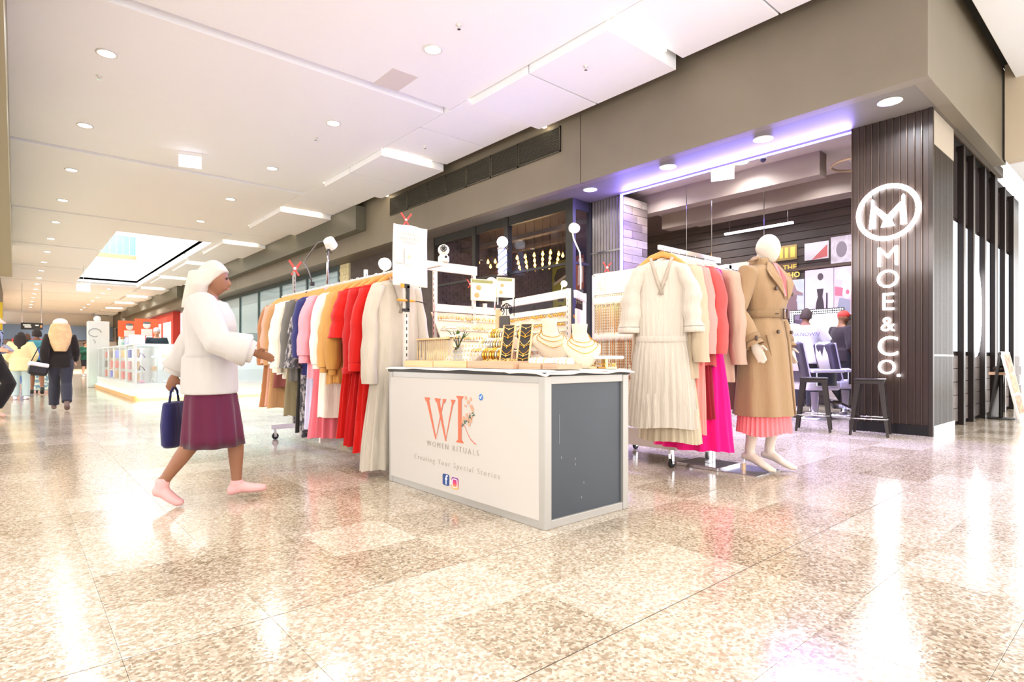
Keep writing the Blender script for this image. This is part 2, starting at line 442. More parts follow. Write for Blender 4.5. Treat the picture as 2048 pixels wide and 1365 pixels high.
MB().bx(8.03, 8.98, 1.83, 1.86, .93, .95).obj('rail', mat('steel_trim', '#c8c6c2', .25, metal=1), colm)
MB().bx(8.02, 8.98, 1.83, 1.86, 3.4, 3.8).obj('header_panel', mat('cream_panel', '#a89c8c', .5), colm)
MB().bx(7.99, 8.02, 1.83, 2.7, 0, .12).obj('kick_plate', DW2, colm); MB().bx(8.02, 8.99, 1.82, 1.86, 0, .12).obj('kick_plate', MATS['steel_trim'], colm)
MB().bx(7.98, 8.03, 1.82, 1.86, 0, 3.8).obj('corner_post', MATS['rib_metal'], colm)
# ---- lit sign
NEON = mat('neon_white', '#ffffff', .4, emit=13, ecol='#fbfcff')
sg = thing('shop_sign', 'glowing white round emblem above vertical lettering on the dark column', 'sign', (7.98, 2.27, 2.67))
U, V = Vector((0, -1, 0)), Vector((0, 0, 1))
q = Matrix(((0, 0, 1), (-1, 0, 0), (0, 1, 0))).to_quaternion()
MB().torus((-.02, 0, 0), .315, .026, 40, 8, q).obj('ring', NEON, sg, smooth=True)
def emblem(mb, S=1):
    for poly in ([(-.20, -.19), (-.135, -.19), (-.115, .06), (-.0, -.065), (0, -.13), (-.155, .02), (-.155, .12), (-.175, .12), (-.175, .06)],):
        pass
    tk = .02
    for sx in (-1, 1):
        mb.prism([(sx*a*S, b*S) for a, b in ((.20, -.17), (.135, -.17), (.13, .1), (.175, .1))], (0, 0, 0), U, V, tk)
        mb.prism([(sx*a*S, b*S) for a, b in ((.175, .1), (.13, .1), (-.02, -.06), (.02, -.13))], (-.002, 0, 0), U, V, tk)
        mb.prism([(sx*a*S, b*S) for a, b in ((.175, .1), (.145, .1), (.147, .17), (.165, .19), (.178, .17))], (0, 0, 0), U, V, tk)
    mb.prism([(-.07*S, -.17*S), (.07*S, -.17*S), (.035*S, -.08*S), (-.035*S, -.08*S)], (.001, 0, 0), U, V, tk)
    return mb
emblem(MB()).obj('emblem', NEON, sg)
for ch, z, sz, dy in (('M', -.545, .34, 0), ('O', -.815, .31, 0), ('E', -1.09, .30, 0), ('&', -1.36, .25, 0), ('C', -1.63, .34, 0), ('O', -1.88, .25, .01), ('.', -1.89, .32, -.115)):
    put_text('letter', ch, sz, NEON, sg, (-.01, dy, z), U, V, ext=.012, bold=-.002)
area('sign_glow', (7.7, 2.27, 2.2), .5, 14, (.95, .96, 1), (0, R(-90), 0), sizey=1.8)
# ---- side front with fins
side = MB().bx(8.99, 14.5, 1.95, 2.1, 0, 3.9).obj('wall_back', mat('side_dark', '#2a2220', .35, var=.2, vscale=1.5)); struct(side, 'dark side front of the barber shop')
for k in range(11):
    for j in range(5):
        x0 = 9.0+k*.5+(j % 2)*.18
        MB().bx(x0+.004, x0+.492, 1.935, 1.95, .05+j*.18, .05+j*.18+.172).obj('plank', mat('grey_plank', '#6b625f', .5, var=.3, vscale=3, stretch=(.3, 1, 1)), side, bevel=.003)
FIN = mat('fin_black', '#29211f', .3, metal=.4)
FX = (9.05, 9.72, 10.3, 11.05, 11.8, 12.6, 13.4)
for k, x in enumerate(FX):
    MB().bx(x, x+.1, 1.87, 1.95, 0, 3.8).obj('fin', FIN, side, bevel=.004)
for k, x in enumerate(FX[:-1]):
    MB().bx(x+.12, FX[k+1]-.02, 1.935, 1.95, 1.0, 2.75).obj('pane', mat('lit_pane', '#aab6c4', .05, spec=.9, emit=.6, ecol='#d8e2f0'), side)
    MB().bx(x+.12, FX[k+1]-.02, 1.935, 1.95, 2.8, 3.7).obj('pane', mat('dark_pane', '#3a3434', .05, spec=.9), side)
s2 = thing('shop_sign', 'white oval sign behind the side glazing between black fins', 'sign', (10.62, 1.915, 1.6))
q2 = Matrix(((1, 0, 0), (0, 0, 1), (0, 1, 0))).to_quaternion()
MB().torus((0, 0, 0), .28, .03, 40, 8, q2, (1, 2.2)).obj('ring', NEON, s2, smooth=True)
mm = MB()
for sx in (-1, 1):
    mm.prism([(sx*a, b*2) for a, b in ((.17, -.18), (.11, -.18), (.1, .14), (.15, .14))], (0, 0, 0), (1, 0, 0), V, .02).prism([(sx*a, b*2) for a, b in ((.15, .14), (.1, .14), (-.02, -.06), (.02, -.13))], (0, 0, 0), (1, 0, 0), V, .02)
mm.obj('emblem', NEON, s2)
# ---- corrugated pillar + plank return
COR = mat('corrugated_steel', '#6e6660', .35, metal=.75, var=.15, vscale=4)
pil = MB().bx(8.14, 8.86, 6.42, 7.14, 0, 3.805).obj('pillar', DW2); struct(pil, 'pillar clad in corrugated metal and planks beside the entrance')
def corr(z0, z1):
    m = MB(); r0 = []; r1 = []
    n = 88
    for i in range(n+1):
        y = 6.4+i*.76/n; x = 8.115+.016*math.sin(i/n*2*math.pi*11)
        r0.append((x, y, z0)); r1.append((x, y, z1))
    b = [(8.14, y, z) for x, y, z in r0]; t = [(8.14, y, z) for x, y, z in r1]
    m.loft([r0, r1], (False, False), closed=False)
    return m
corr(.1, 2.83).obj('corrugated_sheet', COR, pil, smooth=True); corr(2.86, 3.8).obj('corrugated_sheet', COR, pil, smooth=True)
MB().bx(8.09, 8.14, 6.4, 7.16, 2.83, 2.86).obj('rail', MATS['steel_trim'], pil)
PL = [mat('plank_a', '#7a6a62', .55, var=.35, vscale=2.5, stretch=(.3, 1, 2), bump=.1), mat('plank_b', '#857970', .55, var=.3, vscale=2, stretch=(.3, 1, 2), bump=.1), mat('plank_c', '#5e504b', .55, var=.35, vscale=3, stretch=(.3, 1, 2), bump=.1)]
for j in range(26):
    cut = 8.15+(.25 if j % 3 == 0 else .55 if j % 3 == 1 else .4)
    MB().bx(8.15, cut-.003, 6.395, 6.42, .02+j*.145, .02+j*.145+.14).obj('plank', random.Random(j*13+1).choice(PL), pil, bevel=.003)
    MB().bx(cut+.003, 8.86, 6.395, 6.42, .02+j*.145, .02+j*.145+.14).obj('plank', random.Random(j*17+5).choice(PL), pil, bevel=.003)
# ---- purple led strips
LED = mat('led_violet', '#c9c4ff', .4, emit=8, ecol='#6f62ff')
t = thing('led_strip', 'glowing violet light strip framing the shop entrance', 'light', (8.06, 6.36, 0))
MB().bx(0, .03, 0, .035, .1, 3.8).obj('upright_strip', LED, t); MB().bx(0, .025, -3.66, 0, 3.78, 3.8).obj('header_strip', LED, t)
area('led_glow', (7.95, 4.5, 3.72), .06, 7, PURPLE, (R(180), 0, 0), sizey=3.6)
area('led_glow', (7.99, 6.3, 2), .06, 40, PURPLE, (R(90), 0, R(60)), sizey=3.4)
area('led_glow', (8.05, 4.5, 3.775), .02, 380, (.3, .25, 1), (0, R(28), 0), sizey=3.6)
# ---- windows of the barber shop
FRM = mat('window_frame_dark', '#37342f', .4, metal=.4); GLS = mat('window_glass', '#20262c', .02, alpha=.1, spec=.8)
def window(n, y0, y1, label):
    w = MB().bx(7.6, 7.72, y0, y0+.1, .0, 3.8).bx(7.6, 7.72, y1-.02, y1, 0, 3.8).bx(7.62, 7.7, y0+.1, y1-.02, 3.62, 3.8).bx(7.6, 7.72, y0+.1, y1-.02, 0, .35).obj('window_%d' % n, FRM, bevel=.004)
    struct(w, label)
    MB().bx(7.65, 7.665, y0+.1, y1-.02, .35, 3.62).obj('pane', GLS, w)
    MB().bx(7.63, 7.69, y0+.1, y1-.02, 2.62, 2.67).obj('transom_bar', FRM, w)
window(1, 7.18, 8.93, 'dark framed shop window nearest the entrance'); window(2, 8.93, 10.02, 'middle dark framed shop window behind the barber pole'); window(3, 10.02, 11.66, 'dark framed shop window at the far end of the barber shop')
w4 = MB().bx(7.6, 7.68, 7.1, 7.18, 0, 3.8).bx(8.06, 8.12, 7.1, 7.18, 0, 3.8).bx(7.68, 8.06, 7.12, 7.16, 3.62, 3.8).bx(7.68, 8.06, 7.12, 7.16, 0, .35).obj('window_4', FRM); struct(w4, 'narrow return window at the corner')
MB().bx(7.68, 8.06, 7.135, 7.15, .35, 3.62).obj('pane', GLS, w4); MB().bx(7.68, 8.06, 7.12, 7.16, 2.62, 2.67).obj('transom_bar', FRM, w4)
# ---- interior shell
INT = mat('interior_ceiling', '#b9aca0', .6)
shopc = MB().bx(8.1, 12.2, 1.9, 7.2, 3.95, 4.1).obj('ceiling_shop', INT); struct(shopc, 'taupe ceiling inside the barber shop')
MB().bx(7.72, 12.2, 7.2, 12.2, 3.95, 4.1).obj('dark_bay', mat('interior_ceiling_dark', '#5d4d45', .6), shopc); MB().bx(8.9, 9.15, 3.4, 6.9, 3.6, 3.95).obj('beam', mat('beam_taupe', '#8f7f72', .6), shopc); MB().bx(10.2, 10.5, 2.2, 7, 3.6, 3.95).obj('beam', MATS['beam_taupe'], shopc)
MB().bx(8.6, 8.75, 7.3, 11.9, 3.6, 3.7).obj('beam', MATS['interior_ceiling_dark'], shopc); MB().bx(9.5, 9.65, 7.3, 11.9, 3.6, 3.7).obj('beam', MATS['interior_ceiling_dark'], shopc)
BK = mat('interior_wood', '#463a34', .55, var=.35, vscale=2, stretch=(1, .25, 3), bump=.1, bscale=15)
wb = MB().bx(12.0, 12.2, 1.9, 12.2, 0, 4.1).obj('wall_front', BK); struct(wb, 'dark timber back wall of the barber shop')
for j in range(24):
    MB().bx(11.975, 12.0, 2.0+(j % 2)*.02, 12.0, j*.165+.01, j*.165+.158).obj('plank', BK, wb, bevel=.003)
wl = MB().bx(7.72, 12.2, 12.0, 12.2, 0, 4.1).obj('wall_left', mat('mortar_violet', '#6a5f6b', .8)); struct(wl, 'violet grey brick side wall inside the barber shop')
bk = MB()
for j in range(34):
    for i in range(19):
        x0 = 7.75+i*.225+(j % 2)*.11; d = random.Random(i*31+j*77).uniform(.008, .02)
        bk.bx(x0, x0+.215, 12-d, 12, 1.1+j*.083, 1.1+j*.083+.073)
o = bk.obj('brick_courses', mat('brick_violet', '#5d5058', .75, var=.3, vscale=5, bump=.3), wl); o['kind'] = 'stuff'
shop_fill = beam2.copy(); shop_fill.energy = 26  # extra fill lamps added inside the shop, with no fixtures of their own
for p in ((9.6, 2.6), (9.6, 5.2), (10.9, 2.6), (10.9, 5.4), (11.2, 6.8), (9.4, 6.9)): put_beam(shop_fill, p+(3.95,))
l4 = beam2.copy(); l4.energy = 5; l4.color = (1, .82, .62)
for p in ((8.6, 8.2), (8.6, 10.2), (10.4, 9.2), (11.2, 11)): put_beam(l4, p+(3.95,))

far_fill = beam1.copy(); far_fill.energy = 85     # added unseen lamps without fixtures, to brighten the far corridor
for yy in range(27, 64, 4):
    for xx in (-3.2, 2.5, 5.9): put_beam(far_fill, (xx, yy, 4.9 if not (22 < yy < 39 and 2 < xx < 5.3) else 6.5))

left_fill = beam1.copy(); left_fill.energy = 75     # added unseen lamps on the left; their floor bounce brightens the ceiling
for yy in range(-2, 28, 4):
    for xx in (-4.2, -7): put_beam(left_fill, (xx, yy, 4.95))
# ------------------------------------------------------------------ display counter with the printed front
ALU = mat('frame_alu', '#aca8a2', .35, metal=.35); CREAM = mat('panel_cream', '#c4bdb6', .45); SLATE = mat('panel_slate', '#3d4249', .35, var=.08, vscale=3, bump=.02, bscale=5)
BLK = mat('edge_black', '#2a2522', .5); CORAL = mat('print_coral', '#d8694a', .5); GREYP = mat('print_grey', '#b4aaa0', .5); GREYD = mat('print_grey_dark', '#aaa094', .5)
ct = thing('display_counter', 'cream display counter with coral monogram print and dark grey end panel', 'counter', (2.44, 2.975, 0))
X0, X1, Y0, Y1, ZT = -.35, .35, -.825, .825, .825
for x in (X0, X1-.05):
    for y in (Y0, Y1-.05): MB().bx(x, x+.05, y, y+.05, 0, .807).obj('corner_post', ALU, ct, bevel=.004)
for z0, z1 in ((0, .045), (.765, .81)):
    for xa in (X0+.004, X1-.046): MB().bx(xa, xa+.042, Y0+.05, Y1-.05, z0, z1).obj('side_rail', ALU, ct, bevel=.003)
    for ya in (Y0+.004, Y1-.046): MB().bx(X0+.05, X1-.05, ya, ya+.042, z0, z1).obj('end_rail', ALU, ct, bevel=.003)
fp = MB().bx(X0-.002, X0+.01, Y0+.045, Y1-.03, .045, .77).obj('front_panel', CREAM, ct, bevel=.002)
MB().bx(X0+.05, X1-.05, Y0+.02, Y0+.03, .045, .765).obj('end_panel', SLATE, ct); MB().bx(X0+.05, X1-.05, Y1-.03, Y1-.02, .045, .765).obj('end_panel', SLATE, ct)
MB().bx(X1-.03, X1-.02, Y0+.05, Y1-.05, .045, .765).obj('back_panel', CREAM, ct)
MB().bx(X0-.006, X1+.006, Y0-.006, Y1+.006, .807, .828).obj('counter_top', BLK, ct, bevel=.003)
sc_ = MB()
for y, z0, z1 in ((-.2, .42, .6),):
    sc_.bx(X0+.125, X0+.127, Y0+.0185, Y0+.02, .44, .60)
for p in ((.14, .36), (.25, .34), (.25, .31), (.3, .12), (.32, .2)): sc_.bx(X0+p[0], X0+p[0]+.004, Y0+.0185, Y0+.02, p[1], p[1]+.012)
sc_.obj('scratch', mat('scratch', '#8d9196', .6), ct)
# print on the front panel: (y world, z world) -> local on plane
FX_ = X0-.003
def pl(y, z): return (-(y-2.975), z)          # u = -Y
_lay = [0]
def printpoly(mb, pts):
    _lay[0] = (_lay[0]+1) % 12
    mb.prism([pl(*p) for p in pts], (FX_-.00012*_lay[0], 0, 0), (0, -1, 0), (0, 0, 1), .0012)
w = MB()
def serif_stroke(y0, y1, zt, zb, wt, wb):      # slanted thick stroke with a serif on top
    printpoly(w, [(y0+wt/2, zt), (y0-wt/2, zt), (y1-wb/2, zb), (y1+wb/2, zb)])
    printpoly(w, [(y0+wt*.95, zt+.004), (y0+wt*.95, zt), (y0+wt*.5, zt-.022), (y0-wt*.5, zt-.022), (y0-wt*.95, zt), (y0-wt*.95, zt+.004)])
serif_stroke(3.275, 3.172, .637, .372, .034, .012)
serif_stroke(3.15, 3.055, .637, .372, .036, .012)
serif_stroke(3.08, 3.165, .637, .39, .012, .004)
serif_stroke(2.975, 3.055, .637, .385, .014, .004)
printpoly(w, [(3.09, .641), (3.05, .641), (3.068, .615), (3.076, .615)]); printpoly(w, [(3.0, .641), (2.95, .641), (2.972, .612), (2.982, .612)])
printpoly(w, [(2.92, .66), (2.885, .66), (2.885, .385), (2.92, .385)])
printpoly(w, [(2.94, .668), (2.865, .668), (2.865, .662), (2.885, .648), (2.92, .648), (2.94, .662)]); printpoly(w, [(2.94, .378), (2.865, .378), (2.865, .384), (2.885, .398), (2.92, .398), (2.94, .384)])
leg = [(2.885, .5), (2.85, .485), (2.82, .44), (2.79, .41), (2.755, .393), (2.735, .388)]
for a, b in zip(leg[:-1], leg[1:]): printpoly(w, [(a[0], a[1]+.003), (b[0], b[1]+.002), (b[0], b[1]-.002), (a[0], a[1]-.003)])
w.obj('monogram', CORAL, fp)
fl = MB(); gr = MB()
def disc(mb, y, z, r, n=9, ry=1): printpoly(mb, [(y+r*ry*math.cos(2*math.pi*k/n), z+r*math.sin(2*math.pi*k/n)) for k in range(n)])
rr = random.Random(3)
for y, z, r in ((2.84, .66, .012), (2.79, .655, .011), (2.815, .635, .013), (2.85, .612, .006), (2.835, .608, .005), (2.785, .61, .013), (2.772, .595, .015), (2.83, .555, .012), (2.80, .565, .008), (2.86, .535, .013), (2.82, .53, .013), (2.79, .525, .014), (2.805, .5, .012), (2.88, .515, .014), (2.78, .545, .008)):
    for k in range(5): disc(fl, y+r*.62*math.cos(k*1.257), z+r*.62*math.sin(k*1.257), r*.5, 6)
fl.obj('flower_print', mat('print_blush', '#dc9d80', .5), fp)
for k in range(16):
    y = 2.875-.007*k*1.1+rr.uniform(-.006, .006); z = .49+.0055*k+rr.uniform(-.02, .012); a = rr.uniform(0, 6.28)
    printpoly(gr, [(y+.013*math.cos(a), z+.013*math.sin(a)), (y-.004*math.sin(a), z+.004*math.cos(a)), (y-.013*math.cos(a), z-.013*math.sin(a)), (y+.004*math.sin(a), z-.004*math.cos(a))])
gr.obj('leaf_print', mat('print_leaf', '#435a3d', .5), fp)
b_ = MB(); disc(b_, 2.69, .672, .019, 18); b_.obj('tick_badge', mat('print_blue', '#3f74bd', .5), fp)
t_ = MB(); FX_ -= .0016; printpoly(t_, [(2.700, .673), (2.697, .676), (2.692, .670), (2.681, .684), (2.678, .681), (2.692, .663)]); t_.obj('tick_mark', mat('print_white', '#ffffff', .5), fp)
FX_ += .0016
put_text('lettering', 'WOMEN RITUALS', .052, GREYD, fp, (X0-.0045, -(2.975-2.995), .335), (0, -1, 0), (0, 0, 1), ext=.0008, spacing=1.5, bold=-.001)
put_text('lettering', 'Creating Your Special Stories', .053, GREYP, fp, (X0-.0045, .005, .228), (0, -1, 0), (0, 0, 1), ext=.0008, spacing=1.4, shear=.1, bold=-.0012)
def rrect(y, z, hw, r=.012):
    P = []
    for cx, cz, a0 in ((hw-r, hw-r, 0), (-hw+r, hw-r, 90), (-hw+r, -hw+r, 180), (hw-r, -hw+r, 270)):
        for k in range(4): a = R(a0+k*30); P.append((y+cx+r*math.cos(a), z+cz+r*math.sin(a)))
    return P
m_ = MB(); printpoly(m_, rrect(3.055, .125, .036)); m_.obj('social_badge', mat('print_navy', '#24407f', .5), fp)
put_text('letter', 'f', .085, MATS['print_white'], fp, (X0-.0055, 3.055-2.975-.006, .122), (0, -1, 0), (0, 0, 1), ext=.0006, bold=.001)
grd = bpy.data.materials.new('print_sunset'); grd.use_nodes = True; MATS['print_sunset'] = grd
_n = grd.node_tree.nodes; _tc = _n.new('ShaderNodeTexCoord'); _sx = _n.new('ShaderNodeSeparateXYZ'); _cr = _n.new('ShaderNodeValToRGB')
grd.node_tree.links.new(_tc.outputs['Generated'], _sx.inputs[0]); grd.node_tree.links.new(_sx.outputs[2], _cr.inputs[0]); grd.node_tree.links.new(_cr.outputs[0], _n['Principled BSDF'].inputs['Base Color'])
_cr.color_ramp.elements[0].color = lin('#f7b45a'); _cr.color_ramp.elements[1].color = lin('#7b2f8f'); _e = _cr.color_ramp.elements.new(.5); _e.color = lin('#d8345f')
m_ = MB(); printpoly(m_, rrect(2.955, .118, .036)); m_.obj('social_badge', grd, fp)
q_ = Matrix(((0, 0, 1), (-1, 0, 0), (0, 1, 0))).to_quaternion()
c_ = MB().torus((X0-.005, .02, .118), .011, .0025, 18, 5, q_)
ring = rrect(2.955, .118, .026, .010); ring = [(X0-.005, -(2.975-y), z) for y, z in ring]
c_.tube(ring+ring[:1], .0025, 5); c_.ell((X0-.005, .02-.015, .133), .003, 6, 4); c_.obj('camera_glyph', MATS['print_white'], fp)
# cloth over the counter top
CW = cloth('white_cloth', '#e2dcd4', .8, bump=.15)
def cloth_sheet():
    m = MB(); nx, ny = 22, 46; pts = []
    for j in range(ny+1):
        for i in range(nx+1):
            x = X0-.02+(X1-X0+.04)*i/nx; y = Y0-.03+(Y1-Y0+.05)*j/ny; z = .834
            e = max(0, X0-.008-x, x-X1-.008, Y0-.008-y, y-Y1-.008)
            if j <= 2: z -= (2-j)*.008*(1+.25*math.sin(x*19)) if j < 2 else 0
            if j <= 1: y -= .006*math.sin(x*25)
            if i == 0: z -= .007+.003*math.sin(y*11)+(.009 if y < -.55 else 0)
            z += .0012*math.sin(x*40+y*23)
            pts.append((x, y, z))
    f = [(j*(nx+1)+i, j*(nx+1)+i+1, (j+1)*(nx+1)+i+1, (j+1)*(nx+1)+i) for j in range(ny) for i in range(nx)]
    m.add(pts, f); return m
tc = cloth_sheet().obj('table_cloth', CW, smooth=True, loc=(2.44, 2.975, 0)); tag(tc, 'white cloth spread over the cream display counter', 'cloth')
sd = tc.modifiers.new('thick', 'SOLIDIFY'); sd.thickness = .005; sd.offset = 1
CTZ = .842
# ------------------------------------------------------------------ things on the counter
PINE = mat('pine', '#e3bd8e', .5, var=.12, vscale=3, stretch=(8, .6, 8)); PINE2 = mat('beech', '#c9a384', .5, var=.1, vscale=3, stretch=(8, .6, 8)); PINE3 = mat('ply', '#b99a7f', .55, var=.1, vscale=4)
GOLD = mat('gold', '#e8b04a', .22, metal=1); GOLD2 = mat('pale_gold', '#f0cf86', .25, metal=1); SILV = mat('silver', '#e6e2da', .2, metal=1)
VEL = mat('black_velvet', '#37302b', .9, sheen=.4); IVORY = cloth('ivory_velvet', '#d9c9b0', .9, bump=.05)
def tray(x, y0, y1, h, m, label, dep=.26):
    t = thing('wooden_tray', label, 'tray', (x, (y0+y1)/2, CTZ)); L = (y1-y0)/2
    MB().bx(0, dep, -L, L, 0, .008).obj('base', m, t)
    MB().bx(0, .012, -L, L, .008, h).obj('front_board', m, t, bevel=.002); MB().bx(dep-.012, dep, -L, L, .008, h).obj('back_board', m, t, bevel=.002)
    MB().bx(.012, dep-.012, -L, -L+.012, .008, h).obj('end_board', m, t); MB().bx(.012, dep-.012, L-.012, L, .008, h).obj('end_board', m, t)
    return t
tray(2.17, 3.34, 3.72, .045, PINE, 'long pale pine tray at the left end of the counter'); tray(2.17, 2.95, 3.33, .045, PINE, 'pale pine tray right of the left end tray on the counter')
tray(2.17, 2.50, 2.94, .045, PINE2, 'darker beech tray of gold pieces in front of the bangle rolls'); tray(2.20, 2.30, 2.48, .034, PINE2, 'small beech tray under the black necklace boards')
tray(2.20, 2.17, 2.285, .028, PINE3, 'small plywood tray at the front corner of the counter', .2)
g = MB(); rr = random.Random(11)
for k in range(150):
    y = rr.uniform(2.53, 2.92)-2.72; x = rr.uniform(.02, .2); z = .012+rr.uniform(.005, .04)
    g.torus((x, y, z), rr.uniform(.006, .011), .0022, 8, 4, Euler((rr.uniform(0, 3), rr.uniform(0, 3), 0)).to_quaternion())
o = g.obj('loose_rings', GOLD2, smooth=True, loc=(2.17, 2.72, CTZ)); tag(o, 'heap of loose gold rings filling the beech tray', 'jewellery'); o['kind'] = 'stuff'
# necklace rack (left)
t = thing('necklace_rack', 'pale rack hung with a row of fine gold necklaces at the left of the counter', 'rack', (2.34, 3.6, CTZ), R(0))
MB().bx(-.05, .05, -.22, .22, .0, .012).obj('base', PINE, t); MB().bx(.02, .03, -.22, .22, .012, .2).obj('back_board', IVORY, t); MB().bx(-.01, .035, -.22, .22, .2, .212).obj('top_bar', PINE, t)
for k in range(15):
    y = -.2+k*.0285; L = rr.uniform(.11, .17); mm = GOLD2 if k not in (10, 12) else mat('bronze_chain', '#7a5a3a', .4, metal=.6)
    MB().tube([(-.004, y, .2), (-.006, y+.001, .2-L), (-.006, y+.004, .2-L-.006), (-.006, y+.006, .2-L), (-.004, y+.009, .2)], .0012, 4).ell((-.007, y+.003, .2-L-.012), (.003, .006, .007), 7, 5).obj('necklace', mm, t, smooth=True)
# flowers
t = thing('flower_bouquet', 'bouquet of white flowers with green leaves in a small pot on the counter', 'flowers', (2.42, 3.39, CTZ))
MB().lathe([(.03, 0), (.036, .04), (.03, .11), (.022, .13), (.026, .14)], n=16).obj('pot', mat('pot_olive', '#4b4a2c', .5), t, smooth=True)
st = MB()
for k in range(9):
    a = k*.7; st.tube([(0, 0, .12), (.02*math.cos(a), .02*math.sin(a), .18), (.06*math.cos(a), .07*math.sin(a), .25)], .003, 5)
st.obj('stem', mat('stem_dark', '#3f4a26', .6), t)
FW = mat('petal_white', '#eeeada', .6)
for k in range(13):
    a = k*2.4; r_ = .018+.0062*k
    c = Vector((r_*math.cos(a), r_*1.05*math.sin(a), .275+.035*math.cos(k*1.3)-.25*r_))
    f = MB()
    for p in range(6):
        b = p*1.047; f.ell(c+Vector((.012*math.cos(b), .012*math.sin(b), .0)), (.012, .012, .006), 7, 4)
    f.ell(c+Vector((0, 0, .006)), .006, 6, 4); f.obj('blossom', FW, t, smooth=True)
lf = mat('leaf_green', '#4c6a22', .5)
for k in range(10):
    a = k*.63+.3; c = Vector((.05*math.cos(a), .05*math.sin(a), .2+.012*(k % 4))); d = Vector((math.cos(a), math.sin(a), -.2 if k % 3 else .9)).normalized(); s_ = d.cross(Vector((0, 0, 1))).normalized()*.014
    MB().add([c, c+d*.025+s_, c+d*.06, c+d*.025-s_, c+d*.03+Vector((0, 0, .005))], [(0, 1, 4), (1, 2, 4), (2, 3, 4), (3, 0, 4)]).obj('leaf', lf, t)
# clear earring stand
t = thing('earring_stand', 'sloping clear stand set with rows of stud earrings beside the flowers', 'stand', (2.36, 3.22, CTZ))
ACR = mat('acrylic', '#f7f2ea', .08, alpha=.45, spec=.6)
MB().prism([(-.1, 0), (.1, 0), (.1, .16), (.08, .16)], (0, .19, 0), (1, 0, 0), (0, 0, 1), .36).obj('sloping_block', ACR, t, bevel=.002)
e = MB()
for i in range(9):
    for j in range(5):
        f = (j+.5)/5; x = -.1+.18*f-.004; z = .16*f; y = -.16+i*.038
        e.ell((x, y, z+.004), (.004, .0055, .0055), 6, 4)
o = e.obj('stud_earrings', GOLD2, t, smooth=True); o['kind'] = 'stuff'
# bangle rolls
def roll(x, y0, y1, z, r, label, gl, ms, blk=False):
    t = thing('bangle_roll', label, 'roll', (x, (y0+y1)/2, CTZ)); L = (y1-y0)/2; zz = z-CTZ
    MB().cyl((0, -L, zz), (0, L, zz), r, n=20).obj('bar', IVORY, t, smooth=False)
    MB().bx(.02, .035, -L+.03, -L+.06, 0, zz).bx(.02, .035, L-.06, L-.03, 0, zz).bx(-.04, .07, -L+.02, -L+.07, 0, .01).bx(-.04, .07, L-.07, L-.02, 0, .01).obj('stand', PINE2, t)
    n = int((y1-y0-.02)/.027)
    q = Euler((R(90), 0, 0)).to_quaternion()
    for k in range(n):
        rb = MB().torus((0, 0, 0), r+.006, .0065 if (k*5) % 3 else .009, 22, 7, q).obj('bangle', ms[(k*7+k//3) % len(ms)], smooth=True, loc=(x, y0+.02+k*.027, z-.004))
        tag(rb, '%s bangle, %s from the right end of the %s' % ('silver' if ms[(k*7+k//3) % len(ms)] is SILV else 'gold', ORD[k].replace('nearest', 'first'), gl), 'bangle', 'bangles on the '+gl)
roll(2.42, 2.86, 3.22, .93, .036, 'lowest bangle roll nearest the tray front', 'lowest bangle roll', [GOLD, GOLD2, GOLD, SILV])
roll(2.50, 2.84, 3.21, 1.0, .036, 'middle bangle roll with mostly silver bangles', 'middle bangle roll', [SILV, SILV, GOLD2])
roll(2.58, 2.84, 3.20, 1.07, .036, 'top bangle roll behind the other two rolls', 'top bangle roll', [GOLD, GOLD, GOLD2, SILV])
# necklace boards
def nboard(x, y, label, gl, rz):
    t = thing('necklace_board', label, 'board', (x, y, CTZ), rz)
    tilt = R(22); d = Vector((math.sin(tilt), 0, math.cos(tilt))); n = Vector((-math.cos(tilt), 0, math.sin(tilt))); H_ = .26; w = .075
    def P(u, v, o=0): return Vector((0, 0, .03))+Vector((0, -1, 0))*u+d*v+n*o
    MB().add([P(a, b, o) for o in (-.012, 0) for a, b in ((-w/2, 0), (w/2, 0), (w/2, H_), (-w/2, H_))], [(0, 1, 2, 3), (4, 5, 6, 7), (0, 1, 5, 4), (1, 2, 6, 5), (2, 3, 7, 6), (3, 0, 4, 7)]).obj('velvet_panel', VEL, t)
    MB().tube([P(-w/2, 0), P(-w/2, H_), P(w/2, H_), P(w/2, 0), P(-w/2, 0)], .006, 6).obj('gilt_edge', PINE, t)
    MB().bar(P(0, H_*.9, -.012), (.17, 0, .0), .03, .008).obj('rear_leg', PINE2, t); MB().bx(-.03, .03, -w/2, w/2, 0, .03).obj('base', PINE2, t)
    t2 = Matrix.Translation((x, y, CTZ)) @ Matrix.Rotation(rz, 4, 'Z')
    for k in range(8):
        v = H_*(.96-k*.118); dp = (.018, .032, .014, .04, .02, .035, .016, .01)[k]; vv = (k % 3 == 1)
        pts = []
        for i in range(9):
            s_ = -1+i/4; drop = dp*(1-abs(s_)) if vv else dp*(1-s_*s_)
            pts.append(P(s_*w*.47, v-drop, .004))
        mb = MB().tube(pts, .0022, 5).ell(P(0, v-dp-.006, .006), .0055, 7, 5)
        base = P(0, v, 0)
        ob = mb.obj('necklace', GOLD if k % 3 else GOLD2, smooth=True); ob.matrix_world = t2
        tag(ob, 'gold necklace, %s from the top of the %s' % (ORD[k].replace('nearest', 'first'), gl), 'necklace', 'necklaces on the '+gl)
nboard(2.3, 2.72, 'left of the two black velvet necklace boards on the counter', 'left black necklace board', R(32)); nboard(2.3, 2.56, 'right of the two black velvet necklace boards on the counter', 'right black necklace board', R(32))
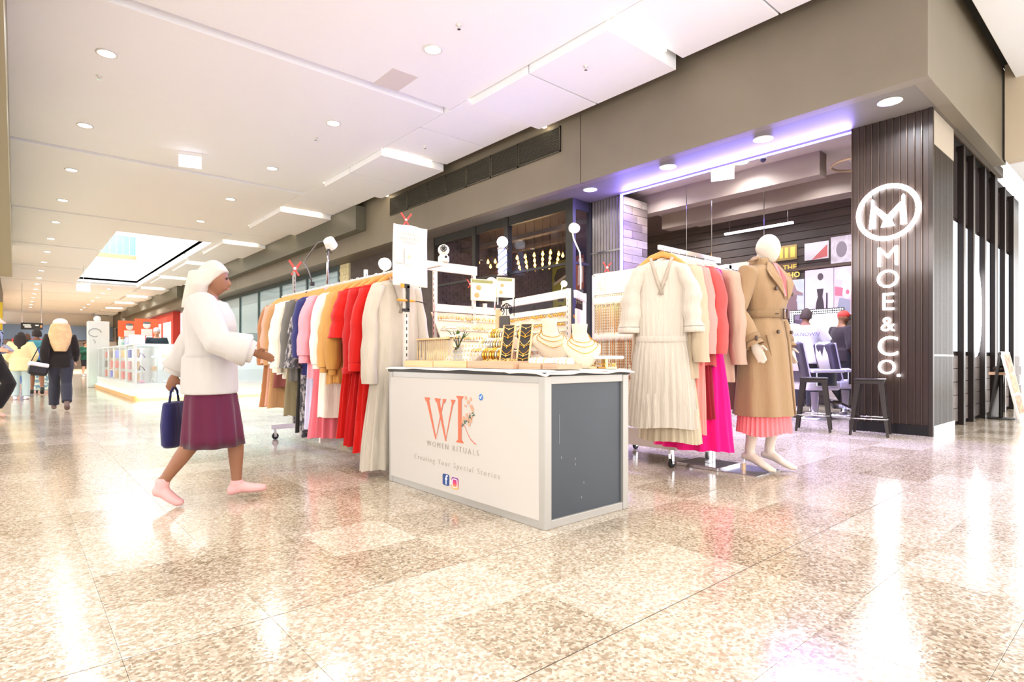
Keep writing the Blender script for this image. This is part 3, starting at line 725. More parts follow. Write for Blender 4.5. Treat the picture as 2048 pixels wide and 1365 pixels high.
# busts
def bust(x, y, rz, s, z0, label, nl):
    t = thing('jewellery_bust', label, 'bust', (x, y, CTZ+z0), rz)
    rings = []
    for z, rx, ry, ox in ((0, .015, .03, -.04), (.04, .025, .07, -.035), (.09, .034, .104, -.02), (.125, .038, .112, -.002), (.15, .036, .088, .015), (.168, .036, .056, .025), (.2, .036, .04, .03), (.245, .04, .045, .03)):
        rings.append([((ox+rx*math.cos(2*math.pi*k/20))*s, ry*math.sin(2*math.pi*k/20)*s, z*s) for k in range(20)])
    MB().loft(rings).obj('torso', IVORY, t, smooth=True)
    MB().bx(-.05*s, .08*s, -.07*s, .07*s, -.0, .012).bar((.06*s, 0, .01), (.06*s, 0, .15*s), .02, .03).obj('base', PINE, t)
    for k, (top, low, wd) in enumerate(((.19, .14, .07), (.19, .115, .085), (.19, .08, .1))):
        pts = []
        PR = ((0, .015, .03, -.04), (.04, .025, .07, -.035), (.09, .034, .104, -.02), (.125, .038, .112, -.002), (.15, .036, .088, .015), (.168, .036, .056, .025), (.2, .036, .04, .03), (.245, .04, .045, .03))
        for i in range(15):
            a = -1+i/7; zz = low+(top-low)*abs(a)**1.6
            for p_, q_n in zip(PR[:-1], PR[1:]):
                if p_[0] <= zz <= q_n[0]: f = (zz-p_[0])/(q_n[0]-p_[0]); break
            rx, ry, ox = [p_[m]*(1-f)+q_n[m]*f for m in (1, 2, 3)]
            th = math.pi+a*(1.45)
            pts.append(((ox+(rx*1.06+.002)*math.cos(th))*s, (ry*1.04+.001)*math.sin(th)*s, zz*s))
        ob = MB().tube(pts, .0022, 5).obj('necklace', GOLD, smooth=True, loc=(x, y, CTZ+z0), rz=rz)
        tag(ob, 'gold necklace, %s of three on the %s' % (('shortest', 'middle', 'longest')[k], nl), 'necklace')
bust(2.6, 2.62, R(62), 1.15, .035, 'larger ivory jewellery bust behind the black boards', 'larger ivory bust'); bust(2.58, 2.34, R(62), 1.1, .0, 'smaller ivory jewellery bust at the right of the counter', 'smaller ivory bust')
def pillow_roll(x, y, rz, label):
    t = thing('bracelet_cushion', label, 'cushion', (x, y, CTZ+.03), rz)
    MB().tube([(0, -.07, 0), (0, -.06, .004), (0, 0, .004), (0, .06, .004), (0, .07, 0)], [.012, .03, .033, .03, .012], 14).obj('roll', mat('cushion_white', '#f6f1ea', .8), t, smooth=True)
    q = Euler((R(90), 0, 0)).to_quaternion()
    for k in range(4): MB().torus((0, -.04+k*.025, .004), .034, .0025, 18, 5, q).obj('bracelet', SILV if k % 2 else GOLD2, t, smooth=True)
pillow_roll(2.34, 2.45, R(20), 'white bracelet cushion in front of the larger bust'); pillow_roll(2.36, 2.29, R(20), 'white bracelet cushion in front of the smaller bust')
t = thing('seat_cushion', 'flat white cushion on a low stand at the back right of the counter', 'cushion', (2.68, 2.24, CTZ))
MB().box((0, 0, .066), (.16, .17, .02)).obj('pad', mat('cushion_white', '#f6f1ea', .8), t, bevel=.009); MB().bx(-.05, .05, -.05, .05, 0, .01).bx(-.012, .012, -.012, .012, .01, .056).obj('stand', GOLD2, t)
e = MB()
for k in range(14): e.ell((rr.uniform(-.05, .05), rr.uniform(-.08, .08), rr.uniform(.012, .03)), .007, 6, 4)
e.obj('beads', GOLD2, t, smooth=True)['kind'] = 'stuff'
# black board on scroll stand
t = thing('chalk_board', 'dark board hanging under a wrought iron scroll beside a wooden post', 'board', (2.72, 3.2, CTZ), R(-10))
MB().prism([(-.075, .17), (.085, .17), (.065, .37), (-.065, .375)], (0, .02, 0), (0, -1, 0), (0, 0, 1), .012).obj('panel', VEL, t)
MB().bx(-.02, .01, .09, .135, 0, .43).obj('post', PINE, t, bevel=.003); MB().bx(-.06, .06, -.07, .14, 0, .014).obj('base', PINE, t)
sc_ = MB()
def spiral(c, r0, a0, a1, d=1):
    P = []
    for i in range(18):
        f = i/17; a = a0+(a1-a0)*f; r_ = r0*(1-.8*f); P.append((0, c[0]+r_*math.cos(a)*d, c[1]+r_*math.sin(a)))
    sc_.tube(P, .0035, 5)
spiral((-.06, .41), .03, -1.6, 5, 1); spiral((.06, .415), .03, -1.6, 5, -1); spiral((-.02, .43), .025, -1.2, 5, -1); spiral((.03, .435), .025, -1.2, 5, 1)
sc_.tube([(0, -.1, .4), (0, -.06, .44), (0, 0, .465), (0, .06, .45), (0, .11, .4)], .004, 5); sc_.tube([(0, 0, .46), (0, 0, .375)], .003, 5); sc_.tube([(0, -.105, .36), (0, -.105, .50)], .003, 5)
sc_.obj('scroll', mat('wrought_iron', '#2d2724', .5, metal=.6), t)
# ------------------------------------------------------------------ kiosk shelving, rails, lamps, clamps
RW = mat('rack_white', '#dcd6ce', .4); SLOTM = mat('slot_dark', '#3a332d', .7); CHR = mat('chrome', '#d9d9dc', .12, metal=1); RUB = mat('rubber_black', '#1d1c1d', .6)
WARM = mat('bulb_warm', '#fff1d8', .4, emit=40, ecol='#ffd9a0')
def upright(t, x, y, z0, z1, face=(-1, 0), s0=None, mat_=None):
    "slotted post; face = direction that carries the slots"
    w = .032
    MB().bx(x-w/2, x+w/2, y-w/2, y+w/2, z0, z1).obj('upright', mat_ or RW, t, bevel=.002)
    m = MB(); z = (s0 or z0)+.03
    while z < z1-.03:
        cx, cy = x+face[0]*w/2, y+face[1]*w/2
        m.box((cx, cy, z), (.003 if face[0] else .008, .003 if face[1] else .008, .026)); z += .05
    o = m.obj('slots', SLOTM, t); o['kind'] = 'stuff'
def caster(t, x, y, z=.11):
    MB().cyl((x, y-.012, .036), (x, y+.012, .036), .036, n=18).obj('wheel', RUB, t, bevel=.004)
    MB().bar((x, y-.016, .03), (x-.01, y-.016, z), .03, .004, (0, 1, 0)).bar((x, y+.016, .03), (x-.01, y+.016, z), .03, .004, (0, 1, 0)).cyl((x-.01, y, z-.035), (x-.01, y, z), .018).obj('fork', CHR, t)
# left clothes rack
rk = thing('clothes_rack', 'long white slotted clothes rack on castors left of the counter', 'rack', (2.42, 5.25, 0))
for y in (-1.0, -.02, 1.36): upright(rk, .0 if y > 1 else .2, y, .14, 1.78 if y < 1.3 else 1.9, (0, -1), mat_=RW if y < 0 else mat('post_grey', '#8d8880', .4, metal=.5))
for (y0, y1) in ((-1.35, -.03), (-.01, 1.35)):
    MB().bx(.18, .22, y0, y1, 1.655, 1.69).obj('header_beam', RW, rk, bevel=.003)
    MB().cyl((-.14, y0+.02, 1.595), (-.14, y1-.02, 1.595), .0125).obj('hanging_rail', RW, rk, smooth=True)
    for y in (y0+.03, y1-.03): MB().bar((-.14, y, 1.6), (.2, y, 1.67), .012, .02).obj('rail_arm', RW, rk)
    MB().bx(.16, .5, y0, y1, .16, .19).obj('deck', mat('deck_beige', '#d8cdbf', .5), rk, bevel=.003)
    MB().bx(.155, .16, y0, y1, .1, .19).obj('deck_front', MATS['deck_beige'], rk)
for y in (-1.36, 1.36, 0): MB().bx(-.26, .5, y-.02, y+.02, .11, .16).obj('foot', RW, rk)
for x in (-.22, .46):
    for y in (-1.33, 1.33): caster(rk, x, y)
# poster frame post at the near end of the rack
pp = thing('slotted_post', 'white slotted upright behind the left end of the counter', 'post', (2.27, 3.87, 0))
upright(pp, 0, 0, .03, 1.62, (0, -1), .8); MB().bx(-.03, .4, -.02, .02, 0, .03).obj('foot', RW, pp)
PAP = mat('paper_white', '#e4e2dd', .6)
def poster_sheet():
    m = MB(); n = 10
    for j in range(n+1): pass
    pts = []
    for j in range(13):
        for i in range(9):
            u = i/8; v = j/12
            pts.append((-.15+.30*u+.012*v, .006*math.sin(u*5+v*3)-.01*(1-v)**2, .465*v-(.0 if v < 1 else .004*math.sin(u*9))))
    m.add(pts, [(j*9+i, j*9+i+1, (j+1)*9+i+1, (j+1)*9+i) for j in range(12) for i in range(8)])
    return m
po = thing('poster', 'white paper poster clamped above the left end of the counter', 'poster', (2.29, 3.845, 1.455))
s_ = poster_sheet().obj('sheet', PAP, po, smooth=True); s_.modifiers.new('t', 'SOLIDIFY').thickness = .0015
PG = mat('print_faint', '#cfc8c0', .6); PT = mat('print_peach', '#f3dcc8', .6)
ln = MB()
for r_, (z, w) in enumerate(((.40, .2), (.365, .22), (.335, .12))):
    k = -w/2
    while k < w/2-.012: ln.bx(k, k+.009, -.014, -.0125, z-.011, z+.011); k += .0145
ln.obj('faint_lettering', PG, po)['kind'] = 'stuff'
MB().bx(-.05, .05, -.012, -.0105, .16, .29).obj('photo_print', PT, po); MB().bx(-.135, -.06, -.013, -.0115, .17, .3).obj('photo_print', PG, po)
MB().ell((-.01, -.013, .225), (.014, .002, .012), 10, 6).obj('ring_print', GOLD2, po)
MB().torus((.085, -.012, .07), .04, .0015, 24, 4, Euler((R(90), 0, 0)).to_quaternion()).obj('round_seal', PG, po)
# red spring clamps
REDC = mat('clamp_red', '#e2473f', .45); BLKC = mat('clamp_black', '#26221f', .5)
def clamp(loc, label, rz=0, s=1, blackarm=False):
    t = thing('spring_clamp', label, 'clamp', loc, rz)
    MB().bar((-.05*s, 0, .095*s), (.0, 0, .02*s), .014*s, .016*s).obj('handle', REDC, t, bevel=.003); MB().bar((.05*s, 0, .085*s), (.0, 0, .02*s), .014*s, .016*s).obj('handle', REDC, t, bevel=.003)
    MB().bar((-.02*s, 0, .045*s), (.03*s, 0, -.035*s), .016*s, .014*s).obj('jaw', BLKC if blackarm else REDC, t, bevel=.002); MB().bar((.02*s, 0, .045*s), (-.03*s, 0, -.03*s), .016*s, .014*s).obj('jaw', BLKC if blackarm else REDC, t, bevel=.002)
    MB().cyl((0, -.014*s, .025*s), (0, .014*s, .025*s), .012*s).obj('spring', CHR, t, smooth=False)
clamp((2.43, 6.6, 1.9), 'orange red spring clamp on the post at the far left end of the clothes rack', R(-30), 1.35)
clamp((2.27, 3.86, 1.945), 'red spring clamp gripping the top of the white poster', R(-35), .8)
clamp((3.3, 4.42, 1.6), 'small red spring clamp behind the left photo sign', R(-35), .65)
clamp((4.12, 3.42, 1.72), 'pinkish red spring clamp above the peg board sign', R(-40), .75)
MB().cyl((0, 0, 0), (0, 0, .05), .004).obj('clamp_pin', RW, bpy.data.objects['spring_clamp.003'] if 'spring_clamp.003' in bpy.data.objects else None, loc=(0, 0, -.07))
# black bar clamp
t = thing('bar_clamp', 'black bar clamp with orange grips on the slotted post', 'clamp', (2.27, 3.84, 1.27), R(0))
MB().bx(-.012, .012, -.012, .0, 0, .19).obj('bar', BLKC, t, bevel=.002); MB().bx(-.05, .012, -.012, 0, .17, .2).obj('jaw', BLKC, t); MB().bx(-.05, .012, -.012, 0, -.012, .012).obj('jaw', BLKC, t)
OR = mat('clamp_orange', '#f0962a', .45)
MB().cyl((-.09, -.006, .075), (-.01, -.006, .075), .009).obj('grip', OR, t, smooth=True); MB().cyl((.01, -.006, .075), (.06, -.006, .075), .01).obj('grip', OR, t, smooth=True); MB().tube([(.06, -.006, .075), (.12, -.01, .068), (.16, -.012, .055)], .004).obj('rod', BLKC, t); MB().bx(-.06, -.035, -.013, 0, .17, .2).obj('pad', OR, t)
# flat white card above the rail
MB().bx(-.045, .045, -.002, .002, 0, .17).obj('price_card', PAP, loc=(2.62, 4.4, 1.69), rz=R(-52)); tag(bpy.data.objects['price_card'], 'small white card standing on the clothes rack beam', 'card')
# rear shelving
sh = thing('shelving_bay', 'white slotted shelving bay with header beam behind the flowers', 'shelf', (3.12, 4.42, 0))
upright(sh, -.22, 0, .03, 1.76, (-1, 0), .8); upright(sh, .22, 0, .03, 1.76, (-1, 0), .8); upright(sh, .42, .08, .03, 1.45, (-1, 0), 1.1)
MB().bx(-.34, .245, -.025, .0, 1.70, 1.785).obj('header_beam', RW, sh, bevel=.003); MB().bx(-.24, .65, -.03, 0, 1.33, 1.40).obj('shelf_beam', RW, sh, bevel=.003)
for x in (-.22, .22, .42): MB().bx(x-.02, x+.02, -.2, .25, 0, .03).obj('foot', RW, sh)
bp_ = MB().prism([(-.25, .86), (0.05, 1.33), (.06, 1.33), (-.24, .86)], (-.23, 0, 0), (0, 1, 0), (0, 0, 1), .88).obj('sloping_panel', IVORY, sh)
for k in range(4):
    f = .25+k*.2; y = -.25+.3*f-.012; z = .86+.47*f
    MB().bar((-.2, y, z), (.64, y, z), .012, .012).obj('ledge', RW, sh)
    m = MB(); rr = random.Random(40+k)
    for i in range(46):
        x = -.19+i*.018+rr.uniform(-.004, .004)
        if rr.random() < .85: m.ell((x, y-.01, z+.016+rr.uniform(-.006, .012)), (.006, .004, rr.uniform(.008, .02)), 6, 4)
    o = m.obj('gold_earrings', GOLD if k != 2 else GOLD2, sh, smooth=True); o['kind'] = 'stuff'
sh2 = thing('shelving_bay', 'long white shelving run hung with rows of gold jewellery behind the busts', 'shelf', (3.82, 3.62, 0), R(-12))
# local +Y runs along the shelf
upright(sh2, 0, 0, .03, 1.54, (-1, 0), .8); upright(sh2, 0, 1.28, .03, 1.5, (-1, 0), 1.0)
MB().bx(-.02, .02, .02, 1.26, 1.46, 1.535).obj('header_beam', RW, sh2, bevel=.003)
MB().bx(-.005, .015, .02, 1.26, .5, 1.385).obj('panel', mat('panel_pale', '#efe3d0', .6), sh2)  # board in one even pale cream colour
for y in (0, 1.28): MB().bx(-.2, .25, y-.02, y+.02, 0, .03).obj('foot', RW, sh2)
for k in range(6):
    z = 1.33-k*.088
    MB().bx(-.03, -.005, .03, 1.25, z, z+.006).obj('hook_rail', RW, sh2)
    m = MB(); rr = random.Random(60+k)
    for i in range(78):
        y = .03+i*.0155
        if rr.random() < (.9 if k < 2 else .6): m.ell((-.028, y+rr.uniform(-.004, .004), z-.012-rr.uniform(0, .02)), (.005, .006, rr.uniform(.008, .02)), 6, 4)
    o = m.obj('gold_earrings', (GOLD, GOLD, GOLD2, GOLD2, mat('rose_gold', '#c98a6a', .3, metal=1), GOLD2)[k], sh2, smooth=True); o['kind'] = 'stuff'
sh3 = thing('shelving_bay', 'narrow white shelf end with header between the busts and the peg board', 'shelf', (3.86, 3.58, 0), R(-60))
upright(sh3, .0, .42, .03, 1.54, (-1, 0), .8); MB().bx(-.015, .015, .02, .45, 1.46, 1.53).obj('header_beam', RW, sh3, bevel=.003); MB().bx(-.005, .015, .02, .40, .7, 1.36).obj('panel', MATS['panel_pale'], sh3)
MB().bx(-.1, .12, .4, .44, 0, .03).obj('foot', RW, sh3)
for k in range(6):
    z = 1.3-k*.09; m = MB(); rr = random.Random(80+k)
    for i in range(22): m.ell((-.02, .04+i*.016, z-rr.uniform(0, .02)), (.005, .006, rr.uniform(.008, .016)), 6, 4)
    m.obj('gold_earrings', (GOLD, GOLD, GOLD2, MATS['rose_gold'], MATS['rose_gold'], GOLD)[k], sh3, smooth=True)['kind'] = 'stuff'
# photo signs
def photo_sign(loc, w, h, label, rz, seed):
    t = thing('photo_sign', label, 'sign', loc, rz)
    MB().bx(-w/2, w/2, 0, .006, 0, h).obj('frame', mat('frame_brass', '#d8c39a', .4, metal=.4), t)
    MB().bx(-w/2+.004, w/2-.004, -.002, 0, .004, h-.004).obj('photo', mat('photo_%s' % 'cream', '#efe6da', .4, col2='#d9c8ae', vscale=3), t)
    MB().bx(-w/2+.01, w*.35, -.004, -.002, h*.82, h-.008).obj('foliage_print', mat('foliage_olive', '#8f8f5a', .6, var=.2, vscale=9), t)
    for x, z in ((-.2, .6), (-.27, .25)): MB().ell((x*w, -.004, z*h), (w*.1, .002, w*.09), 12, 6).obj('earring_print', mat('apricot', '#e59a62', .5), t, smooth=True)
    m = MB()
    for k in range(3): m.bx(w*.02, w*.4, -.0035, -.002, h*(.3+.14*k), h*(.3+.14*k)+.004)
    m.obj('faint_lettering', PG, t)
    for bx_ in (-w/2+.01, w/2-.02): MB().bx(bx_, bx_+.01, .0, .01, -.08, 0).obj('bracket', CHR, t)
photo_sign((3.37, 4.3, 1.45), .27, .205, 'left of the two framed earring photos standing on the shelf beam', R(-12), 1)
photo_sign((4.0, 4.72, 1.56), .22, .215, 'right of the two framed earring photos, beyond the bright bulb', R(-12), 2)
# dome camera
t = thing('security_camera', 'white pan and tilt camera with black lens ring standing on the header beam', 'camera', (2.98, 4.4, 1.785), R(-35))
MB().lathe([(.045, 0), (.052, .01), (.05, .05), (.035, .07), (.03, .075)], n=20).obj('base', RW, t, smooth=True); MB().ell((0, 0, .115), (.052, .05, .052), 20, 12).obj('head', RW, t, smooth=True)
MB().cyl((0, -.04, .12), (0, -.053, .121), .03).obj('lens_ring', BLKC, t)
q_ = Euler((R(90), 0, 0)).to_quaternion(); m = MB()
for k in range(8): m.ell((.02*math.cos(k*.785), -.054, .12+.02*math.sin(k*.785)), .004, 6, 4)
m.obj('led', RW, t); MB().cyl((.02, -.035, .045), (.022, -.05, .045), .012).obj('speaker', BLKC, t)
# lamps
def lamp_head(t, c, d, lit, s=1):
    c = Vector(c); d = Vector(d).normalized()
    q = d.to_track_quat('Z', 'Y')
    MB(Matrix.Translation(c) @ q.to_matrix().to_4x4()).lathe([(.02*s, -.05*s), (.045*s, -.035*s), (.05*s, .03*s), (.046*s, .035*s)], n=18).obj('lamp_head', RW, t, smooth=False)
    MB(Matrix.Translation(c) @ q.to_matrix().to_4x4()).lathe([(.001, .03*s), (.044*s, .034*s)], n=18).obj('lens', WARM if lit else mat('lens_blue', '#7fa6c4', .2), t)
def goose(loc, label, pts, c, d, lit, m, pole=None, s=1):
    t = thing('gooseneck_lamp', label, 'lamp', loc)
    MB().tube(pts, .008, 7).obj('neck', m, t, smooth=True)
    lamp_head(t, c, d, lit, s)
    MB().box(pts[0], (.04, .04, .04)).obj('clip', BLKC, t, bevel=.004)
    if pole: MB().cyl(pole[0], pole[1], .012).obj('pole', CHR, t, smooth=True)
    return t
goose((2.4, 5.63, 1.6), 'white headed gooseneck lamp clamped to a pole above the clothes rack', [(-.06, .25, .08), (-.09, .27, .22), (-.13, .3, .30), (-.08, .2, .42), (-.05, .12, .49), (-.02, .04, .5)], (0.02, -.02, .47), (.6, .5, -.6), False, mat('neck_grey', '#6e6a67', .3, metal=.8), ((0, 0, .06), (0, 0, .46)), 1.25)
clamp((2.4, 5.6, 2.0), 'black and red spring clamp under the white lamp head on the pole', R(-30), .9, True)
goose((4.12, 3.82, 1.54), 'white gooseneck spot lamp rising from the shelf end beside the corrugated pillar', [(.08, 0, .02), (.085, .0, .22), (.07, .0, .4), (.02, .0, .47), (-.02, .0, .53), (-.04, .0, .6)], (-.04, -.03, .62), (-.7, -.3, -.1), False, RW, None, 1.0)
def spot(loc, label, d, s=1):
    t = thing('clip_lamp', label, 'lamp', loc)
    lamp_head(t, (0, 0, 0), d, True, s)
    MB().tube([(0, .02, -.02), (.02, .05, -.06), (.02, .06, -.14)], .006).obj('neck', RW, t, smooth=True); MB().box((.02, .06, -.15), (.04, .04, .03)).obj('clip', BLKC, t)
    l = bpy.data.lights.new('clip_lamp_glow', 'POINT'); l.energy = 7; l.color = (1, .82, .58); l.shadow_soft_size = .05
    o = bpy.data.objects.new('clip_lamp_glow', l); COL.objects.link(o); o.location = Vector(loc)+Vector(d).normalized()*.12; o['kind'] = 'helper'
spot((2.62, 4.85, 1.79), 'glaring warm clip lamp behind the white poster', (-.3, -.8, -.2), 1.2)
spot((3.72, 4.62, 1.68), 'glaring warm clip lamp between the two photo signs', (-.55, -.75, -.25), 1.3)
spot((3.86, 3.72, 1.6), 'small bright clip lamp beside the end post of the shelving run', (-.6, -.7, -.3), .6)
# peg board
pb = thing('peg_board', 'cream peg board stand hung with gold chains behind the white dress', 'stand', (4.1, 3.14, 0))
def pegmat():
    m = bpy.data.materials.new('pegboard'); m.use_nodes = True; nt = m.node_tree; N = nt.nodes; L = nt.links
    tc = N.new('ShaderNodeTexCoord'); v = N.new('ShaderNodeTexVoronoi'); v.inputs['Scale'].default_value = 40; v.inputs['Randomness'].default_value = 0
    L.new(tc.outputs['Object'], v.inputs[0]); cr = N.new('ShaderNodeValToRGB'); cr.color_ramp.elements[0].position = .22; cr.color_ramp.elements[0].color = lin('#a58a6a'); cr.color_ramp.elements[1].position = .26; cr.color_ramp.elements[1].color = lin('#eee0cc')
    L.new(v.outputs['Distance'], cr.inputs[0]); L.new(cr.outputs[0], N['Principled BSDF'].inputs['Base Color']); N['Principled BSDF'].inputs['Roughness'].default_value = .6
    return m
MB().bx(.0, .014, -.45, .42, .42, 1.66).obj('panel', pegmat(), pb)
for y in (-.46, .42): MB().bx(-.01, .03, y-.015, y+.015, .3, 1.68).obj('post', RW, pb)
MB().bx(-.01, .03, -.46, .42, 1.66, 1.69).obj('top_rail', RW, pb)
MB().bx(-.03, .03, -.47, .43, .40, .43).obj('bottom_tray', mat('tray_wood', '#c9a58a', .5), pb)
MB().bx(-.03, .62, -.47, .43, .15, .3).obj('base_box', CREAM, pb, bevel=.004)
MB().bx(.3, .34, -.02, .02, .3, 1.5).obj('rear_post', RW, pb)
for x, y in ((0, -.42), (.58, -.42), (0, .38), (.58, .38)): caster(pb, x, y, .15)
LACE = mat('lace_white', '#f6efe6', .8, bump=.6, bscale=90)
for k, (z, L_) in enumerate(((1.43, .29), (1.10, .29), (.78, .06))):
    m = MB(); n = 60
    top = [(-.012, -.44+.85*i/n, z+.035) for i in range(n+1)]; mid = [(-.018-.006*math.sin(i*1.3), -.44+.85*i/n, z) for i in range(n+1)]; bot = [(-.014, -.44+.85*i/n, z-.03-.012*abs(math.sin(i*.8))) for i in range(n+1)]
    m.loft([top, mid, bot], (False, False), closed=False); o = m.obj('lace_trim', LACE, pb, smooth=True); o.modifiers.new('t', 'SOLIDIFY').thickness = .003
    c = MB(); rr = random.Random(90+k)
    for i in range(40):
        y = -.43+i*.0213; L2 = L_*rr.uniform(.75, 1.0)
        if rr.random() < .85: c.tube([(-.014, y, z-.02), (-.016, y+rr.uniform(-.004, .004), z-.02-L2)], rr.choice((.0025, .004, .0035)), 5)
    c.obj('gold_chains', GOLD if k else GOLD2, pb)['kind'] = 'stuff'
MB().bx(-.018, -.008, -.43, .42, 1.49, 1.665).obj('sign_card', PAP, pb)
MB().bx(-.021, -.018, .27, .39, 1.5, 1.65).obj('photo_print', mat('skin_print', '#d9a98a', .6, col2='#efe0cf', vscale=14), pb)
m = MB()
for k in range(3): m.bx(-.02, -.018, -.3, .2, 1.53+k*.04, 1.535+k*.04)
m.obj('faint_lettering', PG, pb)
# ------------------------------------------------------------------ garments on hangers
HWOOD = mat('hanger_wood', '#d9954c', .45, var=.1, vscale=4); HCLEAR = mat('hanger_ivory', '#ece0cf', .4)
def hanger(loc, rz, label, group, m=HWOOD, w=.40):
    t = thing('clothes_hanger', label, 'hanger', loc, rz, group)
    pts = [(-w/2, 0, -.14), (-w*.4, 0, -.115), (-w*.2, 0, -.06), (0, 0, -.035), (w*.2, 0, -.06), (w*.4, 0, -.115), (w/2, 0, -.14)]
    MB().tube(pts, [(.009, .012), (.010, .016), (.012, .022), (.012, .026), (.012, .022), (.010, .016), (.009, .012)], 8).obj('shoulder_bar', m, t, smooth=True)
    hk = [(0, 0, -.04)]+[(.02*math.cos(a)-.0, 0, -.006+.02*math.sin(a)) for a in [R(x) for x in (-90, -45, 0, 45, 90, 135, 170)]]
    MB().tube(hk, .0025, 5).obj('hook', CHR, t, smooth=True)
    MB().cyl((-w*.42, 0, -.15), (w*.42, 0, -.15), .005, n=6).obj('cross_bar', m, t)
    return t
def gbody(sw, L, ww, wh, dep, pk, pa, waist, ztop=-.085, z0=None, seed=0, hemd=None, N=56, cap=True):
    rr = random.Random(seed); m = MB(); rings = []
    hemd = hemd or dep*1.6
    prof = []
    if z0 is None:
        prof = [(ztop, .075, .035), (ztop-.006, .10, .042), (ztop-.02, sw*.32, dep*.38), (ztop-.032, sw*.44, dep*.45), (ztop-.05, sw*.495, dep*.48), (ztop-.1, sw*.5, dep*.5), (ztop-.25, sw*.47, dep*.52)]
        zs = -waist
        for k in (1, 2, 3):
            f = k/3; z = (ztop-.25)*(1-f)+zs*f; prof.append((z, sw*.47*(1-f)+ww/2*f, dep*.52*(1-f)+dep*.48*f))
    else:
        zs = -z0; prof = [(zs, ww/2, dep*.48)]
    nz = 9
    for k in range(1, nz+1):
        f = k/nz; z = zs*(1-f)-L*f; e = f**.7
        prof.append((z, ww/2*(1-e)+wh/2*e, dep*.48*(1-e)+hemd/2*e))
    ph = rr.uniform(0, 6); ph2 = rr.uniform(0, 6)
    for i, (z, a, b) in enumerate(prof):
        down = max(0, min(1, (-z-.3)/(L-.3)))
        row = []
        for k in range(N):
            t_ = 2*math.pi*k/N; c, s_ = math.cos(t_), math.sin(t_)
            sc = 1+pa*(.25+down)*math.cos(pk*t_+ph+.6*math.sin(z*3))+.03*math.sin(3*t_+z*9+ph2)*(.3+down)
            x = a*abs(c)**.85*(1 if c > 0 else -1)*(1+(sc-1)*.35); y = b*s_*sc
            row.append((x, y+.012*math.sin(z*4+ph)*down, z+(.006*math.sin(4*t_+ph2) if i == len(prof)-1 else 0)))
        rings.append(row)
    if cap:      # inner fold of the hem so that the cloth has thickness
        last = rings[-1]
        m.loft([last, [(x*.95, y*.92, z+.003) for x, y, z in last]], (False, False)); m.loft([[(x*.95, y*.92, z+.003) for x, y, z in last], [(x*.9, y*.85, z+.25) for x, y, z in last]], (False, True))
    m.loft(rings, (z0 is not None, not cap)); return m
def sleeve(side, sw, ln, r0, r1, ztop=-.085, out=.03, puff=0, seed=0, bend=0):
    rr = random.Random(seed*3+side); n = 14; pts = []; rad = []
    ph = rr.uniform(0, 6)
    for i in range(n+1):
        f = i/n
        x = side*(sw/2-.05+min(1, f*4)*.05+out*f+.006*math.sin(f*11+ph)); z = ztop-.085-ln*f+.03*(1-min(1, f*5))
        pts.append((x, .01*math.sin(f*5+ph)-bend*f, z))
        r_ = r0*(1-f)+r1*f+puff*math.sin(math.pi*max(0, (f-.35)/.65))**1.0*.5*(f > .35)
        w_ = 1+.05*math.sin(f*23+ph)
        rad.append((r_*.8*w_, r_*1.05*w_))
    m = MB(); N = 20; rings = []
    for i, p in enumerate(pts):
        rx, ry = rad[i]
        rings.append([(p[0]+rx*math.cos(2*math.pi*k/N)*(1+.06*math.sin(3*k+i*.5+ph)), p[1]+ry*math.sin(2*math.pi*k/N)*(1+.05*math.sin(2*k+i*.4)), p[2]+(side*-.5*(p[0]-pts[0][0]) if False else 0)) for k in range(N)])
    last = rings[-1]; c = Vector(pts[-1]); in_ = [tuple(c+(Vector(q)-c)*.88) for q in last]
    m.loft([last, in_], (False, False)); m.loft([in_, [tuple(c+(Vector(q)-c)*.75+Vector((0, 0, .08))) for q in last]], (False, True))
    m.loft(rings, (True, False)); return m, pts, rad
